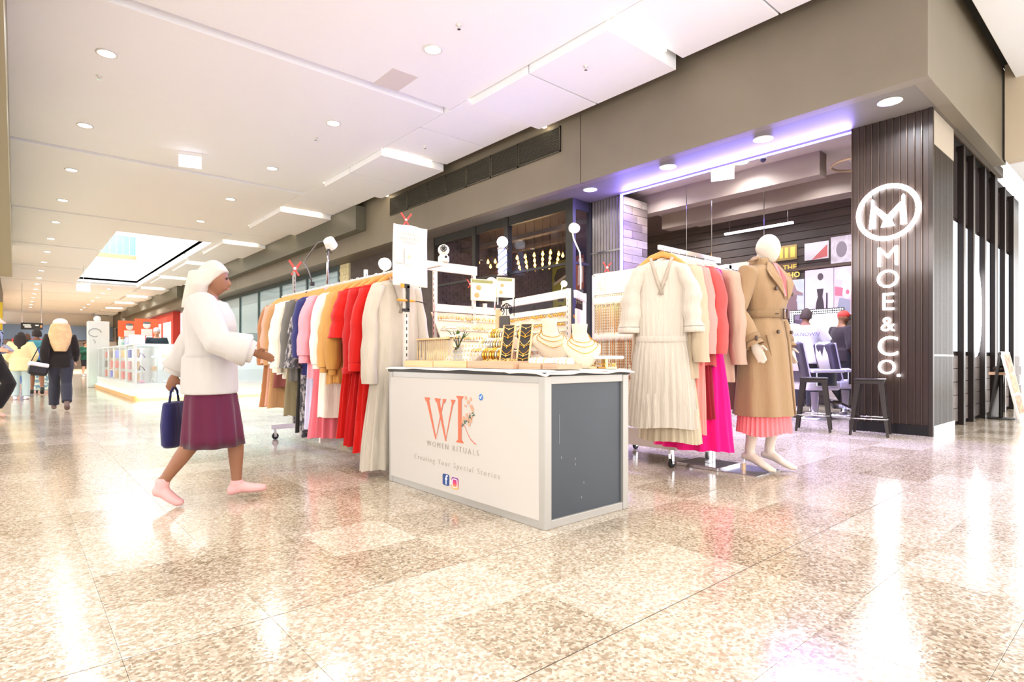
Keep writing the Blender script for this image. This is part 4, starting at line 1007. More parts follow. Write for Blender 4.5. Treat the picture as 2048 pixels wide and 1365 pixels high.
def garment(name, label, cat, loc, rz, m, L, sw=.40, ww=.36, wh=.5, dep=.10, pk=11, pa=.1, waist=.62, sl=None, skirt=None, cuff=None, collar=None, vneck=None, belt=None, seed=0, hang='wooden', hm=HWOOD, hemd=None, group=None):
    t = thing(name, label, cat, loc, rz)
    if skirt:   # (material, length, width, pleats, amp, z0)
        gbody(sw, L, ww, wh, dep, pk, pa, waist, seed=seed, hemd=hemd).obj('bodice', m, t, smooth=True)
        sm, sL, swd, spk, spa, z0 = skirt
        gbody(sw, sL, ww*.8, swd, dep*.7, spk, spa, waist, z0=z0, seed=seed+5, N=90).obj('skirt', sm, t, smooth=True)
    else:
        gbody(sw, L, ww, wh, dep, pk, pa, waist, seed=seed, hemd=hemd, N=84 if pk > 14 else 56).obj('body', m, t, smooth=True)
    if sl:
        ln, r0, r1, puff = sl
        for s_ in (-1, 1):
            mb, pts, rad = sleeve(s_, sw, ln, r0, r1, puff=puff, seed=seed)
            so = mb.obj('sleeve', m, t, smooth=True)
            if cuff:
                c = pts[-1]; h, rc, cm = cuff
                prof = [(rc*.9, .0), (rc, -.006), (rc, -h+.006), (rc*.97, -h)]
                MB(Matrix.Translation(c) @ Matrix.Diagonal((.8, 1.05, 1, 1))).lathe(prof, n=18).obj('cuff', cm or m, so, smooth=True)
    if collar:
        MB().tube([(.075*math.cos(a), -.005-.045*math.sin(a), -.062+.012*math.cos(a)**2) for a in [2*math.pi*k/16 for k in range(17)]], [(.008, .024)]*17, 8).obj('collar', collar, t, smooth=True)
    if vneck:
        d = dep*.5
        for s_ in (-1, 1): MB().tube([(s_*.078, -.03, -.066), (s_*.055, -d*.92-.004, -.14), (s_*.022, -d-.012, -.25), (-s_*.012, -d-.01, -.34)], [(.012, .005)]*4, 6).obj('neck_edge', vneck, t, smooth=True)
        MB().prism([(-.07, -.112), (.07, -.112), (.018, -.27), (0, -.34), (-.018, -.27)], (0, -d-.002, 0), (1, 0, 0), (0, 0, 1), .003).obj('neck_opening', mat('neck_lining', '#d8c3a8', .8), t) if False else None
    if belt:
        bm_, bz = belt
        MB(Matrix.Translation((0, 0, bz)) @ Matrix.Diagonal((ww/2+.008, dep*.5+.012, 1, 1))).lathe([(.98, -.022), (1, -.018), (1, .018), (.98, .022)], n=30, caps=(False, False)).obj('belt', bm_, t, smooth=True)
    return t
C = lambda n, h, **k: cloth(n, h, **k)
RAILX, RAILZ = 2.28, 1.6
LINEN = C('linen_beige', '#c2b7a7', var=.05, bump=.4, bscale=40, vscale=20); RED = C('red_crepe', '#c5160f'); RED2 = C('red_deep', '#b81413'); CAM = C('camel', '#c08a45'); CAM2 = C('camel_light', '#cf9a58')
CRM = C('cream', '#f0e7d8'); PINK = C('rose_pink', '#f2a3b0'); PINKS = C('pink_skirt', '#ee7d8a'); LAV = C('lavender', '#cfd0ea'); NAVY = C('navy', '#34356b')
FLOR = mat('floral_grey', '#3c3a40', .85, col2='#a9a0a0', vscale=22, thresh=(.45, .62), bump=.2, bscale=25); BLKF = C('black_wool', '#26221f'); GRY = C('charcoal_grey', '#6d6863'); OLV = C('olive_skirt', '#87795c'); IVO = C('ivory_knit', '#e6dccb', bump=.5, bscale=60); WHT = C('white_blouse', '#efe9e2'); MAU = C('mauve_brown', '#8d4e48'); TAN = C('tan_wool', '#b98b5f'); BRN = C('cinnamon', '#a9714a'); ROSB = C('dusty_rose', '#d3a08a')
G = 'garments on the left clothes rack'
specs = [
 (4.03, 'maxi_dress', 'long beige linen maxi dress at the near end of the left clothes rack', 'dress', LINEN, 1.55, dict(sw=.44, ww=.40, wh=.58, dep=.12, pk=13, pa=.2, waist=.72, sl=(.72, .062, .07, 0), vneck=C('linen_trim', '#a3978a'), seed=1, hemd=.19)),
 (4.22, 'red_dress', 'bright red long dress with ruffled cuffs next to the beige maxi dress', 'dress', RED, 1.44, dict(sw=.42, ww=.38, wh=.52, dep=.12, pk=12, pa=.18, waist=.7, sl=(.56, .075, .07, .02), cuff=(.07, .075, None), seed=2)),
 (4.36, 'red_dress', 'second red long dress with ruffled sleeves, behind the first red one', 'dress', RED2, 1.40, dict(sw=.43, ww=.38, wh=.54, dep=.11, pk=12, pa=.2, waist=.7, sl=(.60, .075, .06, .02), cuff=(.05, .07, None), seed=3)),
 (4.52, 'red_dress', 'red dress with wide short sleeves and pleated skirt', 'dress', RED, 1.36, dict(sw=.45, ww=.40, wh=.52, dep=.12, pk=18, pa=.2, waist=.7, sl=(.36, .09, .10, 0), seed=4)),
 (4.70, 'camel_blouse', 'camel blouse with long gathered sleeves beside the red dresses', 'blouse', CAM, .90, dict(sw=.44, ww=.42, wh=.46, dep=.1, sl=(.62, .07, .06, .045), cuff=(.05, .04, None), seed=5)),
 (4.82, 'camel_blouse', 'lighter camel blouse with full sleeves behind the darker camel one', 'blouse', CAM2, .92, dict(sw=.45, ww=.42, wh=.46, dep=.1, sl=(.60, .07, .06, .045), cuff=(.05, .04, None), seed=6)),
 (4.98, 'cream_dress', 'cream knee length dress with long sleeves left of the camel blouses', 'dress', CRM, 1.22, dict(sw=.47, ww=.42, wh=.50, dep=.12, pk=8, pa=.1, sl=(.58, .08, .06, .02), cuff=(.04, .05, None), seed=7)),
 (5.10, 'pink_skirt', 'rose pink pleated long skirt hanging below the cream dress', 'skirt', PINKS, 1.42, dict(sw=.42, ww=.36, wh=.52, dep=.12, pk=18, pa=.22, sl=None, seed=8)),
 (5.24, 'pink_shirt', 'pale pink shirt with buttoned cuffs left of the cream dress', 'shirt', PINK, .88, dict(sw=.48, ww=.44, wh=.48, dep=.1, sl=(.50, .075, .065, .02), cuff=(.07, .055, None), collar=PINK, seed=9)),
 (5.34, 'pale_dress', 'pale lavender long dress between the pink shirt and the navy top', 'dress', LAV, 1.36, dict(sw=.44, ww=.38, wh=.46, dep=.1, pk=9, pa=.12, sl=None, seed=10)),
 (5.40, 'navy_top', 'navy blue long sleeved top on the left clothes rack', 'top', NAVY, .85, dict(sw=.50, ww=.44, wh=.46, dep=.09, sl=(.52, .075, .06, 0), seed=11)),
 (5.50, 'floral_dress', 'grey floral print long dress with bell sleeves', 'dress', FLOR, 1.45, dict(sw=.47, ww=.40, wh=.42, dep=.12, pk=8, pa=.12, sl=(.62, .07, .11, 0), seed=12)),
 (5.62, 'black_trousers', 'long black garment hanging beside the floral dress', 'trousers', BLKF, 1.42, dict(sw=.40, ww=.36, wh=.4, dep=.1, pk=5, pa=.08, sl=None, seed=13)),
 (5.70, 'grey_jacket', 'charcoal grey jacket with dark collar on the left rack', 'jacket', GRY, .92, dict(sw=.50, ww=.46, wh=.48, dep=.12, sl=(.62, .075, .06, 0), collar=BLKF, seed=14)),
 (5.80, 'olive_skirt', 'olive khaki skirt below the ivory cardigan', 'skirt', OLV, 1.27, dict(sw=.42, ww=.38, wh=.50, dep=.11, pk=6, pa=.1, sl=None, seed=15)),
 (5.90, 'ivory_cardigan', 'ivory knitted cardigan left of the charcoal jacket', 'cardigan', IVO, .90, dict(sw=.50, ww=.46, wh=.48, dep=.11, sl=(.62, .08, .065, 0), cuff=(.05, .06, None), seed=16)),
 (6.04, 'white_blouse', 'white blouse toward the far end of the left rack', 'blouse', WHT, .86, dict(sw=.48, ww=.44, wh=.48, dep=.1, sl=(.58, .08, .06, .03), cuff=(.05, .045, None), seed=17)),
 (6.14, 'wine_skirt', 'wine brown skirt hanging behind the tan coat', 'skirt', MAU, 1.0, dict(sw=.42, ww=.38, wh=.50, dep=.11, pk=7, pa=.15, sl=None, seed=18)),
 (6.24, 'tan_coat', 'tan wool coat near the far end of the left rack', 'coat', TAN, 1.22, dict(sw=.46, ww=.42, wh=.56, dep=.12, pk=6, pa=.1, sl=(.60, .075, .065, 0), seed=19)),
 (6.36, 'rose_dress', 'dusty rose dress second from the far end of the left rack', 'dress', ROSB, 1.20, dict(sw=.46, ww=.40, wh=.5, dep=.11, pk=8, pa=.12, sl=(.58, .075, .06, 0), seed=20)),
 (6.48, 'cinnamon_coat', 'cinnamon brown coat at the far end of the left rack', 'coat', BRN, 1.22, dict(sw=.46, ww=.42, wh=.54, dep=.12, pk=6, pa=.12, sl=(.60, .075, .065, 0), seed=21)),
]
rr = random.Random(5)
for i, (y, nm, lb, ct_, m, L, kw) in enumerate(specs):
    rz = R(rr.uniform(-5, 5)) if i else R(4)
    garment(nm, lb, ct_, (RAILX, y, RAILZ), rz, m, L, **kw)
    hanger((RAILX, y, RAILZ), rz, 'wooden hanger holding the '+lb.split(' at ')[0].split(' on the')[0].split(' next')[0].split(', behind')[0].split(' beside')[0].split(' left of')[0].split(' behind')[0].split(' hanging')[0].split(' below')[0].split(' between')[0].split(' toward')[0].split(' near')[0].split(' second')[0], 'hangers on the left clothes rack')
# ---- right T stand with its garments
ts = thing('t_stand', 'chrome two arm display stand on a flat square base', 'stand', (4.40, 2.56, 0))
MB().bx(-.17, .19, -.18, .2, 0.0, .028).obj('base_plate', CHR, ts, bevel=.004)
MB().bx(-.022, .022, -.022, .022, .028, 1.72).obj('post', CHR, ts, bevel=.003); MB().bx(.045, .085, -.015, .015, .028, 1.66).obj('post', CHR, ts, bevel=.003)
MB().bx(-.84, .02, -.098, -.078, 1.7, 1.735).obj('arm', CHR, ts, bevel=.002); MB().bx(-.02, .02, -.1, .03, 1.69, 1.735).obj('arm_bracket', CHR, ts)
MB().bx(.0, .52, -.16, -.14, 1.64, 1.675).obj('arm', CHR, ts, bevel=.002); MB().bx(.045, .085, -.16, .02, 1.63, 1.68).obj('arm_bracket', CHR, ts)
PLEAT = C('white_pleated', '#cbc0b2', bump=.5, bscale=60, stretch=(1, 1, .1)); PUT = C('putty_linen', '#bba88f'); PUTS = C('putty_pleats', '#cfc0a6', bump=.4, bscale=50, stretch=(1, 1, .1)); SALM = C('salmon', '#ef8f86'); MAUV = C('brick_rose', '#b8514f'); WINE = C('wine_red', '#8f1f2c'); HOT = C('hot_pink', '#f0147e'); BLSH = C('blush_taupe', '#b79784'); TAU = C('taupe_coat', '#917a6c'); GRB = C('grey_brown', '#94827a')
AY = 2.472; AZ = 1.705
RS = [
 (3.60, AZ, 'white_dress', 'white pleated V neck dress with puffed elbow sleeves on the front of the chrome stand', 'dress', PLEAT, 1.31, dict(sw=.40, ww=.36, wh=.50, dep=.11, pk=30, pa=.11, waist=.66, sl=(.40, .075, .105, 0), cuff=(.045, .108, None), vneck=C('white_trim', '#b0a393'), seed=31, hemd=.18, belt=(PLEAT, -.66)), HCLEAR),
 (3.70, AZ, 'putty_dress', 'putty coloured long sleeved dress with pleated skirt behind the white dress', 'dress', PUT, .95, dict(sw=.44, ww=.40, wh=.44, dep=.10, sl=(.66, .075, .07, 0), skirt=(PUTS, 1.42, .48, 26, .16, .8), seed=32), HCLEAR),
 (3.80, AZ, 'salmon_dress', 'salmon pink long dress hanging behind the putty dress', 'dress', SALM, 1.36, dict(sw=.46, ww=.40, wh=.46, dep=.1, pk=16, pa=.14, sl=(.60, .07, .06, .02), seed=33), HCLEAR),
 (3.90, AZ, 'brick_cardigan', 'brick rose cardigan over a wine red skirt on the chrome stand', 'cardigan', MAUV, .86, dict(sw=.50, ww=.46, wh=.48, dep=.11, sl=(.60, .08, .065, 0), skirt=(WINE, 1.26, .46, 18, .16, .7), seed=34), HCLEAR),
 (4.02, AZ, 'pink_maxi_skirt', 'hot pink pleated maxi dress, longest on the chrome stand', 'dress', HOT, 1.50, dict(sw=.46, ww=.40, wh=.62, dep=.12, pk=14, pa=.22, sl=None, seed=35, hemd=.26), HCLEAR),
 (4.16, AZ, 'blush_jacket', 'blush taupe jacket behind the hot pink dress', 'jacket', BLSH, .98, dict(sw=.52, ww=.48, wh=.52, dep=.12, sl=(.68, .08, .07, 0), seed=36), HCLEAR),
 (4.52, 1.64, 'taupe_trench', 'taupe trench coat with dark collar beside the mannequin', 'coat', TAU, 1.16, dict(sw=.48, ww=.42, wh=.5, dep=.13, sl=(.66, .08, .07, 0), belt=(TAU, -.72), collar=GRB, seed=37, pk=6, pa=.08), HCLEAR),
 (4.68, 1.64, 'grey_trench', 'grey brown trench coat half hidden behind the mannequin', 'coat', GRB, 1.16, dict(sw=.48, ww=.42, wh=.52, dep=.13, sl=(.66, .08, .07, 0), belt=(GRB, -.72), collar=TAU, seed=38, pk=6, pa=.08), HCLEAR),
]
for i, (x, z, nm, lb, ct_, m, L, kw, hm) in enumerate(RS):
    y = AY if z == AZ else 2.41
    rz = R(-62 if i == 0 else -84+rr.uniform(-4, 4))
    garment(nm, lb, ct_, (x, y, z), rz, m, L, **kw)
    hanger((x, y, z), rz, 'pale hanger holding the '+lb.split(' on the')[0].split(' behind')[0].split(' hanging')[0].split(',')[0].split(' with')[0].split(' over')[0].split(' beside')[0].split(' half')[0], 'hangers on the chrome stand', hm if i else HWOOD, .38)
# ------------------------------------------------------------------ figures
SKIN = mat('skin', '#e0ab8b', .55, var=.05, vscale=6); SKIN2 = mat('skin_brown', '#8d5f45', .55, var=.05, vscale=6)
DEF = dict(pel=(0, 0, .93), wst=(0, .0, 1.08), cst=(0, .0, 1.25), shd=(0, .01, 1.385), nk=(0, .01, 1.47), head=(0, -.02, 1.585),
           shl=(.175, .01, 1.385), ell=(.235, .03, 1.12), wrl=(.24, -.05, .88), shr=(-.175, .01, 1.385), elr=(-.235, .03, 1.12), wrr=(-.24, -.05, .88),
           hil=(.09, 0, .91), knl=(.10, -.015, .49), anl=(.105, .03, .085), tol=(.125, -.14, .03), hir=(-.09, 0, .91), knr=(-.10, -.015, .49), anr=(-.105, .03, .085), tor=(-.125, -.14, .03), yaw=0, pitch=0)
def lerp(a, b, f): return Vector(a)*(1-f)+Vector(b)*f
def chain(pts, f):
    n = len(pts)-1; x = f*n; i = min(int(x), n-1); return lerp(pts[i], pts[i+1], x-i)
def ringe(c, rx, ry, n=20, yaw=0):
    c = Vector(c); return [c+Vector((rx*math.cos(2*math.pi*k/n), ry*math.sin(2*math.pi*k/n), 0)) for k in range(n)]
def torso(mb, J, o=0, z0=None, top='neck', wid=1.0):
    P = J
    R_ = [(lerp(P['pel'], P['wst'], -.45), .15, .115), (P['pel'], .168, .122), (lerp(P['pel'], P['wst'], .5), .15, .108), (P['wst'], .135, .098), (lerp(P['wst'], P['cst'], .5), .142, .104), (P['cst'], .158, .118), (lerp(P['cst'], P['shd'], .6), .165, .108), (P['shd'], .15, .082), (lerp(P['shd'], P['nk'], .45), .095, .066)]
    if top == 'neck': R_ += [(P['nk'], .056, .056)]
    mb.loft([ringe(c, (rx+o)*wid, ry+o) for c, rx, ry in R_])
def limb(mb, pts, rads, n=12): mb.tube(pts, rads, n)
def arm(mb, J, s, o=0, end=1.0, flare=0):
    sh, el, wr = Vector(J['sh'+s]), Vector(J['el'+s]), Vector(J['wr'+s])
    ctr = Vector(J['cst']); ins = lerp(sh, ctr, .28); ins.z = sh.z-.02
    P = [ins, sh, lerp(sh, el, .35), lerp(sh, el, .7), el, lerp(el, wr, .3), lerp(el, wr, .7), wr]; r = [.05, .055, .05, .045, .041, .043, .034, .026]
    if end < 1:
        k = {.35: 5, .5: 6, .8: 7}.get(end, 7); P, r = P[:k], r[:k]
    mb.tube(P, [a+o+flare*max(0, i-4) for i, a in enumerate(r)], 12)
def leg(mb, J, s, o=0, end=1.0, flare=0):
    h, k, a = Vector(J['hi'+s]), Vector(J['kn'+s]), Vector(J['an'+s])
    P = [h+Vector((0, 0, .05)), lerp(h, k, .12), lerp(h, k, .45), lerp(h, k, .8), k, lerp(k, a, .25), lerp(k, a, .5), lerp(k, a, .85), a]; r = [.088, .09, .078, .062, .056, .058, .052, .038, .036]
    if end < 1: n = 5 if end < .6 else 8; P, r = P[:n], r[:n]
    mb.tube(P, [q+o+flare*max(0, i-3) for i, q in enumerate(r)], 14)
def foot(mb, J, s, o=0):
    a, t = Vector(J['an'+s]), Vector(J['to'+s]); d = (t-a); d.z = 0; d = d.normalized() if d.length > .01 else Vector((0, -1, 0))
    heel = a-d*.045; heel.z = max(.03, a.z-.05) if a.z < .12 else a.z-.055
    mb.tube([heel-d*.015, heel, lerp(heel, t, .35)+Vector((0, 0, .02)), lerp(heel, t, .7)+Vector((0, 0, .004)), t, t+d*.03], [(.022+o, .022+o), (.034+o, .03+o), (.036+o, .036+o), (.042+o, .026+o), (.036+o, .02+o), (.016+o, .012+o)], 12)
    mb.tube([a+Vector((0, 0, .03)), a, lerp(heel, t, .25)], [.035+o, .038+o, .034+o], 10)
def hand(mb, J, s, curl=.5, S=1.0):
    e, w = Vector(J['el'+s]), Vector(J['wr'+s]); d = (w-e).normalized(); sd = 1 if s == 'l' else -1
    side = J.get('pal'+s)
    u = Vector(side).normalized() if side else Vector((0, -1, 0))      # towards the thumb
    u = (u-d*u.dot(d)).normalized(); nrm = d.cross(u)*sd*-1               # palm normal (points to the body)
    c = w+d*.045*S
    rows = []
    for f, wd, th in ((-.005, .024, .018), (.02, .034, .016), (.05, .04, .014), (.082, .036, .011)):
        q = w+d*f*S; rows.append([q+u*(wd*math.cos(2*math.pi*k/12))*S+nrm*(th*math.sin(2*math.pi*k/12))*S for k in range(12)])
    mb.loft(rows)
    for i, (off, ln) in enumerate(((.028, .068), (.0095, .078), (-.009, .072), (-.027, .056))):
        b = w+d*.078*S+u*off*S; dd = d; P = [b-d*.02*S, b]
        for k in range(3):
            a = curl*(.55+.25*k); dd = (dd*math.cos(a)+nrm*math.sin(a)).normalized(); P.append(P[-1]+dd*ln*S*(.42, .33, .25)[k])
        mb.tube(P, [.0085*S, .0088*S, .0083*S, .0075*S, .006*S], 7)
    b = w+d*.02*S+u*.028*S; t1 = (d*.6+u*.75+nrm*.25).normalized(); t2 = (d*.85+u*.3+nrm*.35).normalized()
    mb.tube([b-u*.015*S, b+t1*.028*S, b+t1*.028*S+t2*.028*S, b+t1*.028*S+t2*.05*S], [.012*S, .011*S, .0095*S, .007*S], 7)
def headgeo(mb, J, face=True, S=1.0):
    c = Vector(J['head']); q = Euler((J['pitch'], 0, J['yaw'])).to_quaternion(); rings = []
    m, n = 14, 22
    for i in range(m+1):
        t = -math.pi/2+math.pi*i/m; row = []
        for k in range(n):
            a = 2*math.pi*k/n; rr_ = max(math.cos(t), .03)
            x, y, z = .076*rr_*math.cos(a), .096*rr_*math.sin(a), .118*math.sin(t)
            if z < 0:
                f = -z/.118; x *= 1-.22*f; y = y*(1-.2*f)-.02*f if y < 0 else y*(1-.38*f)-.01*f
            row.append(c+q @ (Vector((x, y, z))*S))
        rings.append(row)
    mb.loft(rings)
    P = lambda x, y, z: c+q @ (Vector((x, y, z))*S)
    if face:
        mb.tube([P(0, -.09, .012), P(0, -.107, -.022), P(0, -.112, -.035), P(0, -.098, -.042)], [.008*S, .011*S, .014*S, .011*S], 8)
        for s_ in (-1, 1): mb.ell(P(s_*.078, .006, -.005), (.010*S, .018*S, .03*S), 8, 6)
        mb.ell(P(0, -.084, -.066), (.024*S, .014*S, .010*S), 8, 6); mb.ell(P(0, -.08, .03), (.05*S, .018*S, .01*S), 10, 6)
    nk = Vector(J['nk']); mb.tube([lerp(J['shd'], J['nk'], .5), nk, lerp(nk, c, .45)+q @ Vector((0, .015, 0)), c+q @ Vector((0, .01, -.03))], [.06, .053, .05, .05], 14)
    return P
def eyes(t, J, P):
    m = MB()
    for s_ in (-1, 1): m.ell(P(s_*.03, -.091, .004), .009, 8, 6)
    m.obj('eyes', mat('eye_dark', '#2a211c', .3), t, smooth=True)
    MB().ell(P(0, -.097, -.066), (.022, .006, .006), 8, 5).obj('lips', mat('lips', '#b56a5f', .5), t, smooth=True)
def hair(t, J, m, back=0, vol=.014, bun=False, width=1):
    c = Vector(J['head']); q = Euler((J['pitch'], 0, J['yaw'])).to_quaternion(); mb = MB(); rings = []
    for i in range(9):
        tt = R(-8)+R(98)*i/8; row = []
        for k in range(22):
            a = 2*math.pi*k/22; rr_ = max(math.cos(tt), .03); y = (.096+vol)*rr_*math.sin(a); z = (.118+vol)*math.sin(tt)
            if math.sin(a) < -.2: z = max(z, .045+.02*abs(math.cos(a)))
            else: z -= .05*(1-i/8)
            row.append(c+q @ Vector(((.078+vol)*rr_*math.cos(a)*width, y+.006, z)))
        rings.append(row)
    mb.loft(rings)
    if back:
        B = []
        for f in (0, .15, .4, .7, 1):
            z = .05-back*f; w = (.078+vol+.045*math.sin(math.pi*f))*(1-.3*f*f)*width*(1+.04*math.sin(f*19))
            B.append([c+q @ Vector((w*math.cos(2*math.pi*k/16), .075+.05*f+(.06+vol*.9)*math.sin(2*math.pi*k/16), z)) for k in range(16)])
        mb.loft(B)
    if bun: mb.ell(c+q @ Vector((0, .06, .13)), .05, 12, 8)
    me = remesh(mb.mesh('hair', m), .011, 3); return inst('hair', me, t, (0, 0, 0))
def figure(label, loc, rz, scale, J=None, skin=SKIN, top=None, bottom=None, skirt=None, shoes=None, vox=.011, face=True, curl=.5, body='body', nm='person', cat='person', handS=1.0, hS=1.0):
    JJ = dict(DEF); JJ.update(J or {}); J = JJ
    t = thing(nm, label, cat, loc, rz); t.scale = (scale,)*3
    mb = MB(); torso(mb, J); P = headgeo(mb, J, face, hS)
    for s in 'lr': arm(mb, J, s); hand(mb, J, s, curl, handS); leg(mb, J, s); foot(mb, J, s)
    inst(body, remesh(mb.mesh(body, skin), vox, 3), t, (0, 0, 0))
    if face: eyes(t, J, P)
    if top:      # (material, offset, sleeve end, name, drop)
        m, o, end, n_, drop = top; mb = MB(); torso(mb, J, o, top='base')
        p = Vector(J['pel']); mb.loft([ringe(p+Vector((0, 0, -drop)), .175+o, .128+o), ringe(p+Vector((0, 0, .1)), .165+o, .12+o)])
        for s in 'lr': arm(mb, J, s, o*.9+.004, end)
        inst(n_, remesh(mb.mesh(n_, m), vox*1.1, 4), t, (0, 0, 0))
    if bottom:
        m, o, end, n_, flare = bottom; mb = MB(); p = Vector(J['pel'])
        mb.loft([ringe(p+Vector((0, 0, -.12)), .168+o, .125+o), ringe(p+Vector((0, 0, .0)), .17+o, .125+o), ringe(lerp(p, J['wst'], .7), .146+o, .108+o)])
        for s in 'lr': leg(mb, J, s, o, end, flare)
        inst(n_, remesh(mb.mesh(n_, m), vox*1.1, 4), t, (0, 0, 0))
    if skirt:
        m, z1, w1, d1, k_, n_ = skirt; p = Vector(J['pel']); mb = MB(); rings = []
        for i in range(9):
            f = i/8; c = lerp(lerp(p, J['wst'], .6), (p.x, p.y-.02, z1), f); e = f**.6
            rings.append([c+Vector(((.155*(1-e)+w1*e)*math.cos(a)*(1+.05*f*math.cos(k_*a)), (.12*(1-e)+d1*e)*math.sin(a)*(1+.1*f*math.cos(k_*a)), 0)) for a in [2*math.pi*k/72 for k in range(72)]])
        rings.append([c+(q-c)*.93+Vector((0, 0, .02)) for q in rings[-1]]); rings.append([c+(q-c)*.8+Vector((0, 0, .2)) for q in rings[-1]])
        mb.loft(rings).obj(n_, m, t, smooth=True)
    if shoes:
        for s in 'lr':
            mb = MB(); foot(mb, J, s, .008); inst('shoe', remesh(mb.mesh('shoe', shoes), vox, 2), t, (0, 0, 0))
    return t, J, P

# ---- mannequin in the trench coat
MANQ = mat('mannequin_ivory', '#d5c8b8', .4)
TRC = C('trench_khaki', '#9f8262', var=.05, bump=.3, bscale=30); TRD = C('trench_shade', '#8f7456', bump=.3, bscale=30); CORP = C('coral_pleats', '#f0858a', bump=.4, bscale=60, stretch=(1, 1, .1))
hz = .065
MJ = {k: (v[0], v[1], v[2]+hz) if isinstance(v, tuple) else v for k, v in DEF.items()}
MJ.update(shl=(.185, .01, 1.46), shr=(-.185, .01, 1.46), elr=(-.275, .05, 1.17), wrr=(-.245, -.07, .925), ell=(.25, .05, 1.17), wrl=(.25, -.04, .92), palr=(.3, -1, 0), pall=(-.3, -1, 0),
          knl=(.10, -.05, .55), anl=(.11, .02, .15), tol=(.13, -.15, .02), knr=(-.085, .0, .55), anr=(-.09, .06, .15), tor=(-.085, -.11, .02), yaw=R(10), head=(0, -.03, 1.64), pitch=R(4))
mq, MJ, _ = figure('ivory egg head mannequin in belted khaki trench coat over coral pleated skirt', (4.55, 2.16, .012), R(-5), 1.075, MJ, MANQ, vox=.0075, face=False, nm='mannequin', cat='mannequin', curl=.25, hS=.94)
def coat_ring(z, rx, ry, cy=0, n=64, amp=0, k_=9, ph=0): return [(rx*math.cos(2*math.pi*i/n)*(1+amp*.5*math.cos(k_*2*math.pi*i/n+ph)), cy+ry*math.sin(2*math.pi*i/n)*(1+amp*math.cos(k_*2*math.pi*i/n+ph)), z) for i in range(n)]
cr_ = []
for z, rx, ry, cy, am in ((1.53, .07, .062, .01, 0), (1.515, .115, .08, .01, 0), (1.49, .175, .1, .01, 0), (1.46, .205, .115, .01, .01), (1.40, .208, .13, .0, .015), (1.32, .20, .142, -.01, .02), (1.25, .185, .14, -.01, .025), (1.19, .165, .125, -.005, .03), (1.155, .158, .12, 0, .01), (1.11, .165, .125, 0, .04), (1.03, .19, .145, 0, .05), (.93, .208, .16, 0, .055), (.8, .218, .17, 0, .06), (.65, .228, .182, 0, .065), (.52, .238, .192, 0, .07), (.41, .245, .2, 0, .075)):
    cr_.append(coat_ring(z, rx, ry, cy, amp=am, ph=z*2))
last = cr_[-1]; in_ = [(x*.97, y*.965, z+.002) for x, y, z in last]
MB().loft(cr_, (False, False)).loft([last, in_], (False, False)).loft([in_, [(x*.9, y*.86, z+.3) for x, y, z in last]], (False, True)).obj('trench_coat', TRC, mq, smooth=True)
for s in 'lr':
    mb = MB(); sg_ = 1 if s == 'l' else -1
    sh, el, wr = Vector(MJ['sh'+s]), Vector(MJ['el'+s]), Vector(MJ['wr'+s])
    P_ = [lerp(sh, (0, 0, 1.42), .3), sh+Vector((sg_*.012, 0, -.01)), lerp(sh, el, .3), lerp(sh, el, .6), lerp(sh, el, .85), el+Vector((sg_*.01, .012, 0)), lerp(el, wr, .2), lerp(el, wr, .45), lerp(el, wr, .7), lerp(el, wr, .88)]
    rr_ = [.062, .077, .076, .07, .066, .072, .066, .071, .064, .058]
    mb.tube(P_, rr_, 18); me = remesh(mb.mesh('coat_sleeve', TRC), .010, 3)
    so = inst('coat_sleeve', me, mq, (0, 0, 0))
    d = (wr-el).normalized(); c0 = lerp(el, wr, .72); 
    MB().tube([c0, c0+d*.012, c0+d*.035, c0+d*.047], [.062, .066, .066, .062], 18).obj('cuff_strap', TRD, so, smooth=True)
    MB().tube([c0+d*.047, c0+d*.055, c0+d*.085], [.05, .06, .068], 18, (False, False)).obj('cuff_flare', TRC, so, smooth=True)
    MB().box(c0+d*.024+Vector((-.02*sg_ if 0 else -.03, -.062, 0)), (.02, .014, .035), (0, 0, .3)).obj('cuff_buckle', mat('horn_dark', '#4a3527', .4), so, bevel=.003)
    # shoulder tab
    MB().tube([(sg_*.19, .0, 1.535), (sg_*.14, .0, 1.553), (sg_*.095, .005, 1.566)], [(.02, .006)]*3, 8).obj('epaulette', TRD, mq, smooth=True)
# belt, collar, lapels, buttons, front edge, skirt
MB().loft([coat_ring(1.125, .172, .132), coat_ring(1.13, .177, .137), coat_ring(1.175, .174, .134), coat_ring(1.18, .168, .128)], (False, False)).obj('belt', TRD, mq, smooth=True)
bk_ = MB().bx(.005, .055, -.152, -.142, 1.118, 1.188); 
MB().tube([(.0, -.15, 1.118), (.05, -.15, 1.118), (.05, -.15, 1.188), (.0, -.15, 1.188), (.0, -.15, 1.118)], .006, 6).obj('belt_buckle', MATS['horn_dark'], mq)
for x in (-.05, -.075): MB().cyl((x, -.134, 1.152), (x, -.141, 1.152), .005, n=8).obj('eyelet', MATS['horn_dark'], mq)
col = []
for i in range(25):
    a = R(-250)+R(320)*i/24; col.append((.085*math.cos(a), .012+.078*math.sin(a), 1.56-.0*abs(a)))
MB().tube([(.088*math.cos(a), .012+.08*math.sin(a), 1.545-.02*(math.sin(a) < 0)) for a in [R(-60)+R(300)*i/24 for i in range(25)]], [(.012, .045)]*25, 8).obj('coat_collar', TRC, mq, smooth=True)
def lap(s_, pts):
    m = MB(); P3 = [Vector(p) for p in pts]; n = len(P3)
    m.add(P3+[p+Vector((0, .008, 0)) for p in P3], [tuple(range(n)), tuple(range(n, 2*n))[::-1]]+[(i, i+n, (i+1) % n+n, (i+1) % n) for i in range(n)])
    return m.obj('lapel', TRC, mq, bevel=.002)
